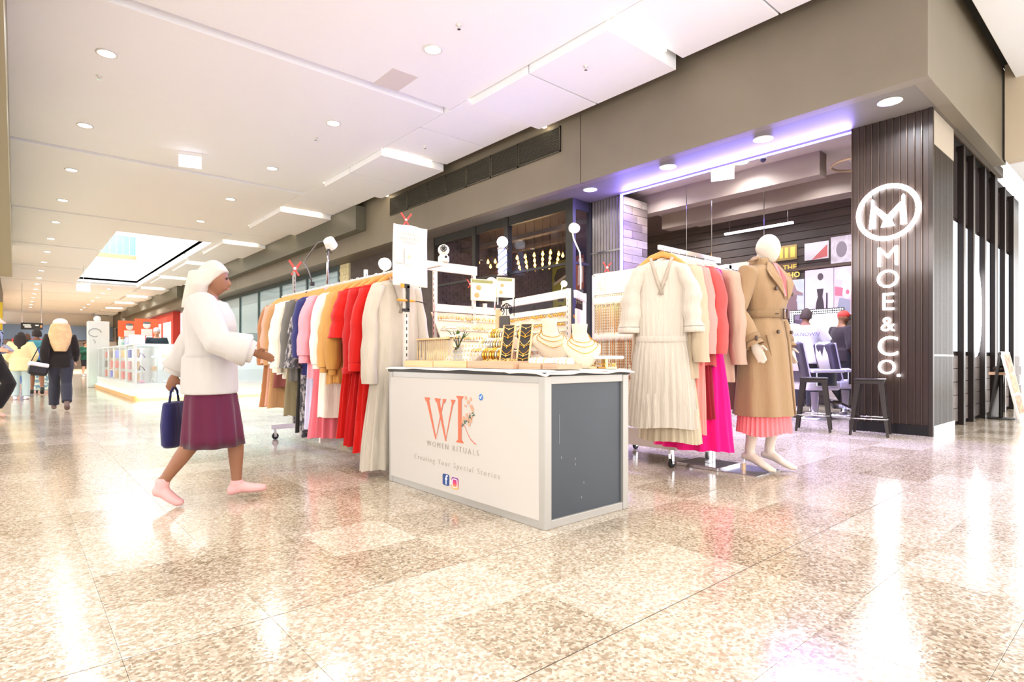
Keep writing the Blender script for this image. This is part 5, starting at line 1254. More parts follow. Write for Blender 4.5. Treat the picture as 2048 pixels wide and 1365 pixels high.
lap(-1, [(-.06, -.068, 1.54), (-.115, -.092, 1.475), (-.135, -.135, 1.42), (-.095, -.155, 1.37), (-.02, -.168, 1.29), (.0, -.165, 1.25), (-.012, -.15, 1.40), (-.03, -.085, 1.52)])
lap(1, [(.06, -.068, 1.54), (.03, -.085, 1.52), (.045, -.15, 1.40), (.04, -.165, 1.25), (.075, -.17, 1.29), (.14, -.155, 1.38), (.14, -.13, 1.44), (.10, -.095, 1.49)])
MB().add([(-.028, -.083, 1.53), (.03, -.083, 1.53), (.043, -.148, 1.42), (.03, -.158, 1.28), (.0, -.158, 1.28), (-.012, -.148, 1.4)], [(0, 1, 2, 3, 4, 5)]).obj('inner_top', CORP, mq)
MB().tube([(.03, -.142, 1.1), (.035, -.168, .95), (.04, -.185, .75), (.045, -.20, .55), (.05, -.212, .42)], [(.006, .008)]*5, 8).obj('front_edge', TRD, mq, smooth=True)
for x, z in ((-.085, 1.02), (.095, 1.02), (-.1, 1.33), (.12, 1.3)):
    y = -.163 if z < 1.1 else -.155
    MB().cyl((x, y+.012, z), (x, y-.004, z), .014, n=14).obj('button', MATS['horn_dark'], mq, bevel=.002)
for s_ in (-1, 1): MB().bar((s_*.15, -.115, 1.0), (s_*.125, -.135, .85), .03, .008, (0, 1, 0)).obj('pocket_welt', TRD, mq, bevel=.002)
sk = []
for z, rx, ry in ((1.0, .16, .12), (.6, .2, .15), (.40, .21, .165), (.275, .222, .175)):
    sk.append([(rx*math.cos(a)*(1+.035*math.cos(34*a)), ry*math.sin(a)*(1+.045*math.cos(34*a)), z+(.012*math.sin(3*a) if z < .3 else 0)) for a in [2*math.pi*i/204 for i in range(204)]])
sk.append([(x*.95, y*.95, z+.02) for x, y, z in sk[-1]]); sk.append([(x*.9, y*.9, z+.1) for x, y, z in sk[-1]])
MB().loft(sk).obj('pleated_skirt', CORP, mq, smooth=False)
pl_ = thing('floor_plate', 'thin square metal plate with calf rod under the mannequin', 'plate', (4.45, 2.27, 0), R(0))
MB().bx(-.2, .2, -.2, .2, 0, .008).obj('plate', mat('brushed_plate', '#c9c8d0', .2, metal=.9), pl_, bevel=.002)
MB().tube([(-.02, .0, .008), (-.02, 0, .05), (.0, -.02, .18), (.02, -.06, .33)], .008, 8).obj('calf_rod', CHR, pl_, smooth=True); MB().cyl((-.02, 0, .008), (-.02, 0, .06), .018).obj('socket', mat('brass_socket', '#d8b48f', .35, metal=.7), pl_)
# ------------------------------------------------------------------ stools and barber shop contents
GUN = mat('gunmetal', '#3b3634', .35, metal=.7)
def stool(loc, rz, label):
    t = thing('bar_stool', label, 'stool', loc, rz); h = .665; a = .145; b = .2
    MB().bx(-.155, .155, -.155, .155, h-.02, h).obj('seat', GUN, t, bevel=.012); MB().bx(-.15, .15, -.15, .15, h-.06, h-.02).obj('apron', GUN, t, bevel=.006)
    for sx in (-1, 1):
        for sy in (-1, 1):
            m = MB(); v = []
            for z, d, w in ((h-.03, a, .06), (0, b, .028)):
                for px, py in ((0, 0), (-w, 0), (-w, -.012), (-.012, -.012), (-.012, -w), (0, -w)): v.append((sx*(d+px), sy*(d+py), z))
            m.add(v, [(i, (i+1) % 6, (i+1) % 6+6, i+6) for i in range(6)]+[(0, 1, 2, 3), (0, 3, 4, 5), (6, 7, 8, 9), (6, 9, 10, 11)])
            m.obj('leg', GUN, t)
    e = .182
    for p, q in (((-e, -e), (e, -e)), ((e, -e), (e, e)), ((e, e), (-e, e)), ((-e, e), (-e, -e))): MB().cyl((p[0]*.97, p[1]*.97, .2), (q[0]*.97, q[1]*.97, .2), .008, n=8).obj('foot_rail', CHR, t, smooth=True)
    return t
stool((7.62, 2.98, 0), R(18), 'dark metal bar stool in front of the barber chairs'); stool((7.66, 2.36, 0), R(12), 'dark metal bar stool in front of the dark sign column')
def barber_chair(loc, rz, label, towel):
    t = thing('barber_chair', label, 'chair', loc, rz); V_ = mat('vinyl_violet_white', '#cfc8dc', .35); D = mat('vinyl_dark', '#4a4250', .4)
    MB().lathe([(.30, 0), (.30, .02), (.1, .05), (.06, .07), (.055, .4)], n=24).obj('pedestal', CHR, t, smooth=True)
    MB().box((0, 0, .5), (.5, .5, .13)).obj('seat', V_, t, bevel=.03); MB().box((0, .29, .85), (.48, .1, .6), (R(-12), 0, 0)).obj('backrest', D, t, bevel=.03)
    for x in (-.2, .2): MB().box((x, .255, .85), (.07, .05, .6), (R(-12), 0, 0)).obj('back_strip', V_, t, bevel=.01)
    for s_ in (-1, 1):
        MB().box((s_*.3, -.02, .72), (.07, .48, .05)).obj('armrest', V_, t, bevel=.015); MB().box((s_*.3, .0, .6), (.03, .3, .2)).obj('arm_support', CHR, t, bevel=.006)
    MB().box((0, -.38, .2), (.4, .2, .03), (R(25), 0, 0)).bar((0, -.2, .45), (0, -.38, .2), .2, .03).obj('footrest', CHR, t)
    if towel:
        k = MB(); pts = [(-.0, y, z) for y, z in ((.26, .9), (.30, 1.1), (.345, 1.165), (.39, 1.14), (.37, .95), (.33, .72))]
        k.loft([[(x+.02*math.sin(i*2), y+.012*math.sin(x*30+i), z) for i, (_, y, z) in enumerate(pts)] for x in (-.15, -.08, 0, .08, .15)], (False, False), closed=False)
        o = k.obj('towel', mat('towel_white', '#e9e6f2', .9, bump=.4), smooth=True, loc=loc, rz=rz); o.modifiers.new('t', 'SOLIDIFY').thickness = .008; tag(o, towel, 'towel')
barber_chair((9.1, 3.55, 0), R(52), 'pale violet barber chair left of the stool, with a towel over its back', 'white towel draped over the back of the left barber chair'); barber_chair((9.95, 3.42, 0), R(52), 'barber chair beyond the first one, beside the sign column', 'white towel with dark print on the farther barber chair')
# barber
TEE = C('tee_lilac', '#e6e2f2', bump=.5, bscale=12); DKT = C('trouser_dark', '#2d2a30')
t, J, P = figure('person seen from behind in a white lettered T shirt at the lit mirror', (10.2, 4.12, 0), R(100), 1.03, dict(elr=(-.30, -.10, 1.15), wrr=(-.22, -.32, 1.18), ell=(.30, -.12, 1.16), wrl=(.2, -.34, 1.2), pitch=R(10)), SKIN2, top=(TEE, .045, .35, 't_shirt', .14), bottom=(DKT, .03, 1.0, 'trousers', .006), shoes=mat('shoe_white', '#ece8ee', .5), vox=.013)
hair(t, J, mat('hair_dark', '#3b2a24', .8, bump=.5, bscale=80), 0, .018)
put_text('lettering', 'UNKNOWN', .085, mat('print_violet', '#6a5f8c', .6), t, (0, .172, 1.27), (-1, 0, 0), (0, .12, 1), ext=.002, shear=.15)
t, J, P = figure('person in a dark shirt with a red cap standing beside the lit mirror', (11.2, 3.9, 0), R(60), 1.03, dict(), SKIN2, top=(C('shirt_dark', '#3a3036'), .035, .5, 'shirt', .12), bottom=(DKT, .03, 1, 'trousers', 0), shoes=BLKC, vox=.015)
c_ = MB(); c_.ell(Vector(J['head'])+Vector((0, -.005, .05)), (.088, .105, .085), 16, 8); c_.box(Vector(J['head'])+Vector((0, -.13, .055)), (.14, .1, .012)); inst('cap', remesh(c_.mesh('cap', mat('cap_red', '#d5453c', .7)), .012, 2), t, (0, 0, 0))
# mirror with lamps
mr = thing('lit_mirror', 'mirror framed by rows of small white lamps on the back wall', 'mirror', (11.93, 4.62, 1.42))
MB().bx(-.01, .03, -.44, .44, -.42, .38).obj('glass', mat('mirror_glass', '#b8b0bc', .03, metal=1), mr)
MB().bx(-.03, .03, -.5, .5, .36, .46).bx(-.03, .03, .42, .5, -.44, .36).bx(-.03, .03, -.5, -.42, -.44, .36).obj('frame', mat('mirror_frame', '#2d2a2e', .4), mr)
d_ = MB()
for j in (0, 1):
    for k in range(25): d_.ell((-.034, -.485+k*.0404, .385+j*.045), .013, 6, 4)
    for k in range(19):
        for y in (.44+j*.04, -.44-j*.04): d_.ell((-.034, y, -.42+k*.0425), .013, 6, 4)
d_.obj('lamp_dots', mat('dot_lamp', '#ffffff', .4, emit=9), mr)['kind'] = 'stuff'
MB().bx(-.5, 0, -.7, .7, -.62, -.56).obj('shelf', DW, mr)
# posters
def poster(y0, y1, z0, z1, base, label, arts, x=11.95, nm='poster'):
    t = thing(nm, label, 'poster', (x, (y0+y1)/2, z0)); w = y1-y0; h = z1-z0
    MB().bx(-.004, .02, -w/2, w/2, 0, h).obj('sheet', base, t)
    for i, (m, poly, kind) in enumerate(arts):
        mb = MB()
        if kind == 'p': mb.prism([(-(a-.5)*w*-1, b*h) for a, b in poly], (-.005-i*.002, 0, 0), (0, -1, 0), (0, 0, 1), .002)
        else:
            (a, b, ra, rb) = poly; mb.prism([((a-.5)*w+ra*w*math.cos(k*.35), b*h+rb*h*math.sin(k*.35)) for k in range(18)], (-.005-i*.002, 0, 0), (0, -1, 0), (0, 0, 1), .002)
        mb.obj('print', m, t)
    return t
def fm(n, h): return mat('ink_'+n, h, .6)
LAVN = mat('paper_lavender', '#cdb4d6', .5, col2='#e3cfe4', vscale=2); 
poster(4.31, 4.84, 1.78, 2.66, LAVN, 'lavender poster showing a standing figure in a black dress', [(fm('skin', '#e0cfd2'), (.55, .70, .12, .09), 'e'), (fm('black', '#3b2f36'), [(.36, 0), (.70, 0), (.66, .25), (.62, .38), (.66, .56), (.42, .56), (.46, .38), (.40, .25)], 'p'), (fm('hair', '#4c3f45'), (.55, .83, .10, .08), 'e'), (fm('black', '#3b2f36'), [(.74, .05), (.80, .05), (.80, .46), (.75, .46)], 'p')])
poster(3.98, 4.30, 1.74, 2.66, mat('paper_pink', '#d9a9b9', .5, col2='#cfc3d0', vscale=4), 'pink collage poster with a smiling face in a wide white hat', [(fm('face', '#efe2e0'), (.7, .55, .28, .22), 'e'), (fm('hat', '#f1eef0'), [(.1, .78), (1, .62), (1, .76), (.6, .95), (.3, .95)], 'p'), (fm('rose', '#e5667f'), [(.05, .42), (.45, .40), (.5, .56), (.05, .6)], 'p'), (fm('rose', '#e5667f'), (.74, .47, .10, .05), 'e'), (fm('denim', '#8d8ba0'), [(.1, 0), (.9, 0), (.9, .3), (.3, .36)], 'p')])
poster(4.86, 5.32, 1.72, 2.5, mat('paper_blue', '#a9adc6', .5, col2='#c9cbdb', vscale=2), 'pale blue poster of a dark figure in a broad hat', [(fm('brown', '#7a5f66'), [(.15, 0), (.75, 0), (.7, .45), (.3, .45)], 'p'), (fm('brown', '#7a5f66'), (.5, .55, .2, .17), 'e'), (fm('brown2', '#8d6f74'), [(.05, .66), (.95, .58), (.95, .64), (.7, .72), (.6, .88), (.35, .88), (.3, .74), (.05, .72)], 'p')])
t = poster(5.0, 5.62, 2.5, 2.86, mat('paper_brown', '#6d5442', .6), 'brown poster with large yellow words on the back wall', [])
YL = mat('ink_yellow', '#e8c85e', .6)
put_text('lettering', 'I AM THE', .15, YL, t, (-.006, 0, .26), (0, -1, 0), (0, 0, 1), ext=.002, bold=.003); put_text('lettering', 'ONE WHO', .15, YL, t, (-.006, 0, .1), (0, -1, 0), (0, 0, 1), ext=.002, bold=.003)
poster(5.0, 5.62, 2.92, 3.22, mat('paper_ochre', '#a98d55', .6), 'ochre poster above the one with yellow words', [(YL, [(.05, .15), (.35, .15), (.35, .85), (.05, .85)], 'p'), (YL, [(.45, .15), (.55, .15), (.55, .85), (.45, .85)], 'p'), (YL, [(.62, .15), (.72, .15), (.72, .85), (.62, .85)], 'p'), (YL, [(.8, .15), (.95, .15), (.95, .85), (.8, .85)], 'p')])
poster(4.4, 4.85, 2.86, 3.2, mat('paper_white2', '#d9d2d6', .6), 'white poster with a red slash above the lavender one', [(fm('red', '#c96a68'), [(.3, 0), (.95, .1), (.95, .8)], 'p')])
poster(3.98, 4.36, 2.74, 3.25, mat('paper_white3', '#e4dce2', .6, col2='#b6a9b2', vscale=7), 'mottled white poster above the pink collage', [(fm('grey', '#8f838d'), (.5, .5, .25, .3), 'e')])
poster(5.7, 6.4, 2.55, 3.0, mat('paper_cream2', '#e5d6bd', .6), 'cream poster with round lamp prints left of the yellow words', [(fm('white', '#fff6e6'), (.3, .5, .12, .3), 'e'), (fm('white', '#fff6e6'), (.7, .5, .12, .3), 'e')])
MB().bx(11.93, 11.96, 3.6, 6.6, 2.68, 2.73).obj('picture_rail', mat('rail_brown', '#5b463c', .5)); tag(bpy.data.objects['picture_rail'], 'long brown picture rail between the two rows of posters', 'rail')
# posters seen through the window
poster(11.3, 11.98, 2.75, 3.75, mat('paper_olive', '#9a9440', .6), 'olive poster with a dark car shape seen through the window', [(fm('carb', '#4a4038'), [(.1, .5), (.3, .75), (.7, .8), (.9, .65), (.8, .45), (.2, .35)], 'p'), (fm('pale', '#cbb9a8'), [(.1, .28), (.85, .5), (.85, .58), (.1, .36)], 'p')])
poster(11.35, 11.95, 2.0, 2.65, mat('paper_lime', '#a8a63c', .6), 'lime green poster below the olive one', [(fm('carb', '#4a4038'), (.5, .5, .25, .2), 'e')])
poster(10.75, 11.2, 2.85, 3.8, mat('paper_rust', '#a5613c', .6), 'rust red poster right of the olive one', [(fm('pale2', '#d7c9cf'), [(.5, .1), (.95, .2), (.95, .9), (.55, .9)], 'p')])
t = poster(10.7, 11.28, 2.0, 2.75, mat('paper_umber', '#5f4a41', .6), 'brown lettered poster below the rust red one', []); put_text('lettering', 'THE', .2, mat('ink_pale', '#b7a8a4', .6), t, (-.006, 0, .5), (0, -1, 0), (0, 0, 1), ext=.002)
# pendant bulbs
BULB = mat('bulb_amber', '#ffd9a0', .3, emit=9, ecol='#ffae4a')
bp0 = thing('pendant_bulb', 'x', 'bulb', (0, 0, 0), 0, 'pendant bulbs in the shop window')
MB().lathe([(.004, -.06), (.022, -.05), (.032, -.028), (.028, -.005), (.015, .018), (.014, .04)], n=14).obj('globe', BULB, bp0, smooth=True)
MB().cyl((0, 0, .04), (0, 0, .075), .017, n=10).obj('socket', mat('socket_brass', '#8a6a3c', .35, metal=.8), bp0); MB().cyl((0, 0, .075), (0, 0, .75), .004, n=5).obj('cord', BLKC, bp0)
cols = [(960, 488, 1), (974, 483, 2), (990, 478, 4), (1037, 467, 4), (1054, 464, 4), (1073, 460, 4), (1092, 457, 4), (1109, 453, 4), (1127, 459, 3), (1137, 472, 1), (1160, 466, 1)]
def atDz(x, y, d):
    tt = (x-1024)/1148; return (d*(fs+fc*tt), d*(fc-fs*tt), .9+(718-y)/1148*d)
ff = True
CN = ['first', 'second', 'third', 'fourth', 'fifth', 'sixth', 'seventh', 'eighth', 'ninth', 'tenth', 'eleventh']; RN = ['nearest', 'second', 'third', 'farthest']
# the bulbs hang at one height in short rows that run back into the shop
ROWS = [(8.30, 10.79, 1), (8.45, 10.62, 2), (8.53, 10.45, 4), (8.60, 9.75, 4), (8.64, 9.52, 4), (8.66, 9.25, 4), (8.68, 9.0, 4), (8.70, 8.78, 4), (8.95, 8.78, 3), (9.15, 8.85, 1), (8.95, 8.35, 1)]
for c, (x, y, n) in enumerate(ROWS):
    for k in range(n):
        loc = (x+k*.46, y+k*.48, 3.2)
        lab = 'glowing amber pendant bulb, %s in the %s row from the left' % (RN[k], CN[c])
        if ff: bp0.location = loc; bp0['label'] = lab; ff = False
        else: copytree(bp0, loc, label=lab)
lw = bpy.data.lights.new('bulb_cluster_glow', 'POINT'); lw.energy = 10; lw.color = (1, .72, .4); lw.shadow_soft_size = .3
for p in ((9.2, 9.6, 3.05), (9.4, 10.5, 3.05)): o = bpy.data.objects.new('bulb_cluster_glow', lw); COL.objects.link(o); o.location = p; o['kind'] = 'helper'
# barber pole
t = thing('barber_pole', 'lit barber pole with white globe mounted between the shop windows', 'lamp', (7.42, 8.86, 2.55))
MB().ell((0, 0, .70), (.11, .11, .11), 20, 12).obj('globe', mat('globe_white', '#ffffff', .3, emit=8, ecol='#f2f4ff'), t, smooth=True)
MB().cyl((0, 0, .08), (0, 0, .54), .085, n=24).obj('glass_tube', mat('tube_blue', '#dfe6ff', .2, emit=4.5, ecol='#b9c6ff'), t, smooth=True)
for z in (0, .54): MB().lathe([(.06, z), (.11, z+.015), (.11, z+.05), (.06, z+.07)], n=24).obj('cap', CHR, t, smooth=True)
sp = MB()
for k in range(3):
    a0 = k*2.09; sp.tube([(.088*math.cos(a0+i*.28), .088*math.sin(a0+i*.28), .09+.45*i/24) for i in range(25)], .012, 5)
sp.obj('stripe', mat('stripe_blue', '#8f9fe0', .4), t, smooth=True); MB().bx(0, .2, -.02, .02, .1, .14).bx(0, .2, -.02, .02, .5, .54).obj('bracket', BLKC, t)
# exit signs, sprinklers, detectors
def exit_sign(loc, rz, label, s=1.0, em=2.2):
    t = thing('exit_sign', label, 'sign', loc, rz)
    MB().bx(-.17*s, .17*s, -.015*s, .015*s, -.26*s, -.06*s).obj('panel', mat('exit_glow%d' % int(em*10), '#eef0ff', .4, emit=em, ecol='#f2f4ff'), t, bevel=.004); MB().bx(-.175*s, .175*s, -.02*s, .02*s, -.06*s, 0).obj('housing', RIM, t, bevel=.004)
exit_sign((8.35, 4.62, 3.95), R(-70), 'white exit sign hanging inside the shop entrance'); exit_sign((2.6, 12.64, 4.95), R(-15), 'white exit sign box on the corridor ceiling near the camera', 1.15, 1.2); exit_sign((2.25, 31, 4.2), R(0), 'pale green exit sign hanging far down the corridor', 1.4, 1.3)
MB().cyl((2.25, 31, 4.2), (2.25, 31, 4.95), .012, n=6).obj('drop_rod', CHR, None)
o = bpy.data.objects['drop_rod']; es = [x for x in bpy.data.objects if x.get('label') == 'pale green exit sign hanging far down the corridor'][0]; o.parent = es; o.location = (-2.25, -31, -4.2)
for loc, lab in (((4.07, 5.68, CZ), 'small sprinkler on the ceiling right of the near downlight'), ((4.16, 10.28, CZ), 'small sprinkler left of the second downlight of the right row'), ((.91, 10.08, CZ), 'small sprinkler below the first downlight of the left row'), ((5.8, 5.18, CZ-.115), 'small sprinkler on the side panel beside the first strip light'), ((5.9, 9.33, CZ), 'small sprinkler on the side panel before the third strip light')):
    t = thing('sprinkler', lab, 'sprinkler', loc); MB().lathe([(.04, 0), (.035, -.008), (.012, -.012), (.012, -.03)], n=14).obj('escutcheon', RIM, t, smooth=True); MB().cyl((0, 0, -.03), (0, 0, -.05), .006, n=6).lathe([(.003, -.05), (.022, -.052), (.022, -.055)], n=10).obj('deflector', CHR, t)
t = thing('dome_camera', 'small dark dome camera on the shop ceiling right of the exit sign', 'camera', (8.5, 4.05, 3.95)); MB().lathe([(.06, 0), (.065, -.03), (.05, -.05)], n=16).obj('mount', RIM, t, smooth=True); MB().ell((0, 0, -.05), .045, 14, 8).obj('dome', mat('dome_dark', '#3a3450', .1), t, smooth=True)
t = thing('fan_light', 'round ring light hanging under the shop ceiling beside the column', 'light', (9.3, 3.05, 3.75)); MB().torus((0, 0, 0), .32, .02, 32, 6).obj('ring', mat('ring_tan', '#b59a78', .4), t, smooth=True); MB().cyl((0, 0, 0), (0, 0, .2), .01).bx(-.32, .32, -.008, .008, -.008, .008).obj('stem', CHR, t)
for k, (x, y) in enumerate(((8.9, 5.6), (8.95, 5.15), (9.9, 4.7))): MB().cyl((x, y, 2.2), (x, y, 3.95), .008, n=6).obj('hanging_cable', CHR); tag(bpy.data.objects['hanging_cable' if k == 0 else 'hanging_cable.%03d' % k], ('thin steel cable hanging nearest the plank clad pillar', 'thin steel cable hanging second from the plank clad pillar', 'thin steel cable hanging above the mannequin head')[k], 'cable')
t = thing('track_light', 'violet white light bar below the shop ceiling left of the posters', 'light', (11.3, 5.5, 3.5)); MB().bx(-.03, .03, -.7, .7, 0, .04).obj('bar', mat('bar_lilac', '#e9e3f7', .4, emit=2.2), t); MB().cyl((0, -.6, .04), (0, -.6, .44), .006).obj('rod', CHR, t); MB().cyl((0, .6, .04), (0, .6, .44), .006).obj('rod', CHR, t)
# A-frame menu and ledge
t = thing('menu_board', 'white framed A-frame menu board with food photographs at the right edge', 'sign', (11.2, 1.48, 0), R(0))
MB().prism([(-.28, .02), (.28, .02), (.28, 1.0), (-.28, 1.0)], (0, -.0, 0), (1, 0, 0), (0, .2, 1), .03).obj('front_panel', PAP, t, bevel=.003); MB().prism([(-.28, .02), (.28, .02), (.28, 1.0), (-.28, 1.0)], (0, .34, 0), (1, 0, 0), (0, -.13, 1), .03).obj('rear_panel', BLKC, t)
for k, h_ in enumerate(('#b04a2c', '#b8733f', '#a83a28')): MB().prism([(-.23, .1+k*.3), (.23, .1+k*.3), (.23, .36+k*.3), (-.23, .36+k*.3)], (0, -.032, 0), (1, 0, 0), (0, .2, 1), .002).obj('food_photo', mat('food_%s' % 'abc'[k], h_, .5, col2='#c9a878', vscale=12), t)
t = thing('side_table', 'small wooden topped table with dark leg behind the menu board', 'table', (11.15, 1.7, 0)); MB().bx(-.16, .1, -.12, .12, .66, .70).obj('top', PINE2, t); MB().cyl((0, 0, .02), (0, 0, .66), .025).obj('leg', BLKC, t); MB().lathe([(.16, 0), (.16, .015), (.03, .03)], n=20).obj('base', BLKC, t)
MB().ell((0, 0, .05), (.09, .09, .05), 14, 8).obj('bowl', mat('bowl_dark', '#3d3230', .4), None, smooth=True, loc=(11.1, 1.7, .70)); tag(bpy.data.objects['bowl'], 'dark bowl on the small table at the right edge', 'bowl')
# ------------------------------------------------------------------ far shopfronts along the corridor
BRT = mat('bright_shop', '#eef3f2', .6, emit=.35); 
wr = MB().bx(7.65, 7.85, 11.7, 16.25, 0, 3.8).bx(7.65, 7.85, 17.0, 40, 0, .5).obj('wall_right_far', mat('dark_wall', '#4a3f38', .6, var=.2)); struct(wr, 'dark wall right of the corridor beyond the barber shop'); wr.name = 'trim_5'
yb_ = MB().bx(7.62, 7.9, 16.3, 16.95, 0, 3.8).obj('pillar', mat('mortar_cream', '#cfc3a0', .8)); struct(yb_, 'cream brick pillar between shopfronts')
bm_ = mat('brick_cream', '#d8cc9f', .75, var=.15, vscale=6)
for j in range(20):
    for i in range(3): 
        y0 = 16.31+i*.215-(.1 if j % 2 else 0); MB().bx(7.605, 7.62, max(16.3, y0), min(16.95, y0+.205), 1.6+j*.11, 1.6+j*.11+.1).obj('brick', bm_, yb_)
FR2 = mat('front_frame', '#4b5a5c', .4, metal=.4); GL2 = mat('front_glass', '#9fc0c6', .05, alpha=.35, spec=.8)
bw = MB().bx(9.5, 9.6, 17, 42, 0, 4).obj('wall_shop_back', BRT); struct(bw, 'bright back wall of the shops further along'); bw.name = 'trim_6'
cs = MB().bx(7.7, 9.6, 17, 42, 3.81, 3.95).obj('ceiling_far', WHITE); struct(cs, 'white ceiling of the shops further along')
for k in range(8):
    y0 = 17+k*2.6
    w_ = MB().bx(7.62, 7.7, y0, y0+.12, .5, 3.8).bx(7.62, 7.7, y0+.12, y0+2.6, 3.66, 3.8).obj('window_%d' % (k+5), FR2); struct(w_, 'tall shop window further along the corridor')
    MB().bx(7.65, 7.66, y0+.12, y0+2.6, .5, 3.66).obj('pane', GL2, w_)
for k in range(9):
    MB().bx(8.9, 9.3, 17.8+k*2.5, 19+k*2.5, 0, 1.2+.5*(k % 3)).obj('shop_fitting', mat('fitting_%d' % (k % 3), ('#8fa0a8', '#c9b9a4', '#5f6c72')[k % 3], .6)); tag(bpy.data.objects['shop_fitting' if k == 0 else 'shop_fitting.%03d' % k], 'plain shop unit behind the far windows, %s from the cream brick pillar' % ORD[k].replace('nearest', 'first'), 'cabinet')
RS_ = mat('red_front', '#cf3b2e', .5)
r1 = MB().bx(7.3, 7.7, 40, 50, 0, 3.8).obj('trim_7', RS_); struct(r1, 'red shopfront far along the right side')
for k in range(3): MB().bx(7.27, 7.3, 40.6+k*3.2, 42.9+k*3.2, .3, 3.2).obj('lit_window', mat('front_lit', '#efe3d8', .5, emit=.6), r1)
r2 = MB().bx(7.3, 7.7, 50, 74, 0, 3.8).obj('trim_8', mat('dark_front', '#6b5a4e', .6)); struct(r2, 'dark shopfront at the far right end')
for k in range(4): MB().bx(7.27, 7.3, 51+k*5, 54+k*5, .3, 3).obj('lit_window', mat('front_lit2', '#c98f5a', .5, emit=.3), r2)
fe = MB().bx(-9, 12, 66, 66.3, 0, 4.95).obj('wall_far', mat('far_white', '#f1ece4', .7)); struct(fe, 'far end wall of the mall corridor')
MB().bx(-9, 7, 65.6, 66, 2.6, 3.9).obj('fascia_blue', mat('far_blue', '#7f97b6', .6), fe); MB().bx(-.2, 2.4, 65.4, 65.6, 1.55, 2.65).obj('sign_red', mat('far_red', '#d94a44', .6, emit=.25), fe)
MB().prism([(.8, 1.6), (.95, 1.6), (1.3, 2.6), (1.15, 2.6)], (0, 65.39, 0), (1, 0, 0), (0, 0, 1), .01).obj('slash_mark', PAP, fe)
for k in range(6): MB().bx(-4+k*2.0, -2.4+k*2.0, 65.7, 66, 0, 2.5).obj('shop_bay', mat('bay_%d' % (k % 3), ('#e7ded2', '#8f8378', '#f4efe9')[k % 3], .6), fe)
# left side shopfront
lw_ = MB().bx(-2.5, -.55, 27.5, 31, 0, 4.94).bx(-2.5, -1.0, 31, 64, 0, 4.94).obj('wall_left_far', mat('left_cream', '#cdbda6', .6)); struct(lw_, 'cream wall on the left side of the corridor'); lw_.name = 'trim_9'
MB().bx(-.6, -.42, 27.6, 27.8, 0, 4.3).obj('column_edge', mat('edge_white', '#f2ede4', .5), lw_); MB().bx(-.62, -.5, 29, 30.5, 1.2, 3.6).obj('orange_panel', mat('panel_orange', '#d8913e', .5), lw_)
MB().bx(-.5, -.38, 31.2, 31.5, 1, 3.2).obj('yellow_panel', mat('panel_yellow', '#e8c93a', .5), lw_)
# hanging direction sign
t = thing('direction_sign', 'black hanging direction sign with white lettering far down the corridor', 'sign', (.69, 40, 2.46))
MB().bx(-.45, .45, -.04, .04, 0, .36).obj('panel', mat('sign_black', '#2a2724', .5), t)
MB().bx(-.36, -.05, -.05, -.04, .20, .27).bx(-.30, -.02, -.05, -.04, .10, .17).bx(.14, .28, -.05, -.04, .2, .26).obj('white_marks', PAP, t); MB().ell((.38, -.045, .18), (.05, .01, .07), 10, 6).obj('symbol', mat('sign_amber', '#c98a52', .5), t)
for x in (-.4, .4): MB().cyl((x, 0, .36), (x, 0, 2.48), .015, n=6).obj('rod', CHR, t)
# ------------------------------------------------------------------ phone accessory kiosk
KW = mat('kiosk_white', '#d6dad7', .35); KG = mat('kiosk_glass', '#e6f4f0', .03, alpha=.12, spec=.6); KL = mat('led_green', '#d9ffe9', .4, emit=5, ecol='#a8f5cf')
kk = thing('accessory_kiosk', 'white glazed kiosk of phone accessories on an oak plinth with green light', 'kiosk', (1.95, 14.64, 0))
L_, D_ = 7.5, 3.6
MB().bx(-.06, D_+.06, -.06, L_, 0, .1).obj('plinth', mat('oak', '#d9a867', .45, var=.12, stretch=(1, 6, 6)), kk, bevel=.004)
MB().bx(-.03, D_+.03, -.03, 0, .1, .125).obj('light_strip', KL, kk); MB().bx(-.03, 0, 0, L_-.03, .1, .125).obj('light_strip', KL, kk)
MB().bx(0, D_, 0, .5, .125, .36).obj('base_cabinet', KW, kk, bevel=.004); MB().bx(0, .5, .5, L_-.05, .125, .36).obj('base_cabinet', KW, kk, bevel=.004)
MB().bx(0, D_, 0, .5, 1.2, 1.23).obj('end_top', KW, kk); MB().bx(0, .5, .5, L_-.05, 1.2, 1.23).obj('side_top', KW, kk); MB().bx(.5, D_, .45, .5, .36, 1.2).obj('back_panel', KW, kk); MB().bx(.45, .5, .5, L_-.05, .36, 1.2).obj('back_panel', KW, kk)
for z in (.62, .9):
    MB().bx(.02, D_-.02, .02, .45, z, z+.012).obj('glass_shelf', KG, kk); MB().bx(.02, .45, .5, L_-.1, z, z+.012).obj('glass_shelf', KG, kk)
MB().bx(0, D_, 0, .008, .36, 1.2).obj('glass_front', KG, kk); MB().bx(0, .008, .01, L_-.05, .36, 1.2).obj('glass_front', KG, kk)
for x in (.0, .9, 1.8, 2.7, D_-.04): MB().bx(x, x+.04, -.004, .02, .36, 1.2).obj('mullion', KW, kk)
for k in range(7): MB().bx(-.006, .02, .02+k*1.16, .10+k*1.16, .36, 1.2).obj('mullion', KW, kk)
for z, w in ((1.19, .02),): MB().bx(.05, D_-.05, .3, .32, 1.18, 1.195).obj('shelf_light', KL, kk)
lk = bpy.data.lights.new('kiosk_glow', 'AREA'); lk.shape = 'RECTANGLE'; lk.size = 3.4; lk.size_y = .05; lk.energy = 16; lk.color = (.6, 1, .8)
o = bpy.data.objects.new('kiosk_glow', lk); COL.objects.link(o); o.location = (3.7, 14.56, .1); o.rotation_euler = (R(40), 0, 0); o['kind'] = 'helper'
lk2 = lk.copy(); lk2.energy = 9; lk2.color = (.95, 1, .98); lk2.size_y = .3
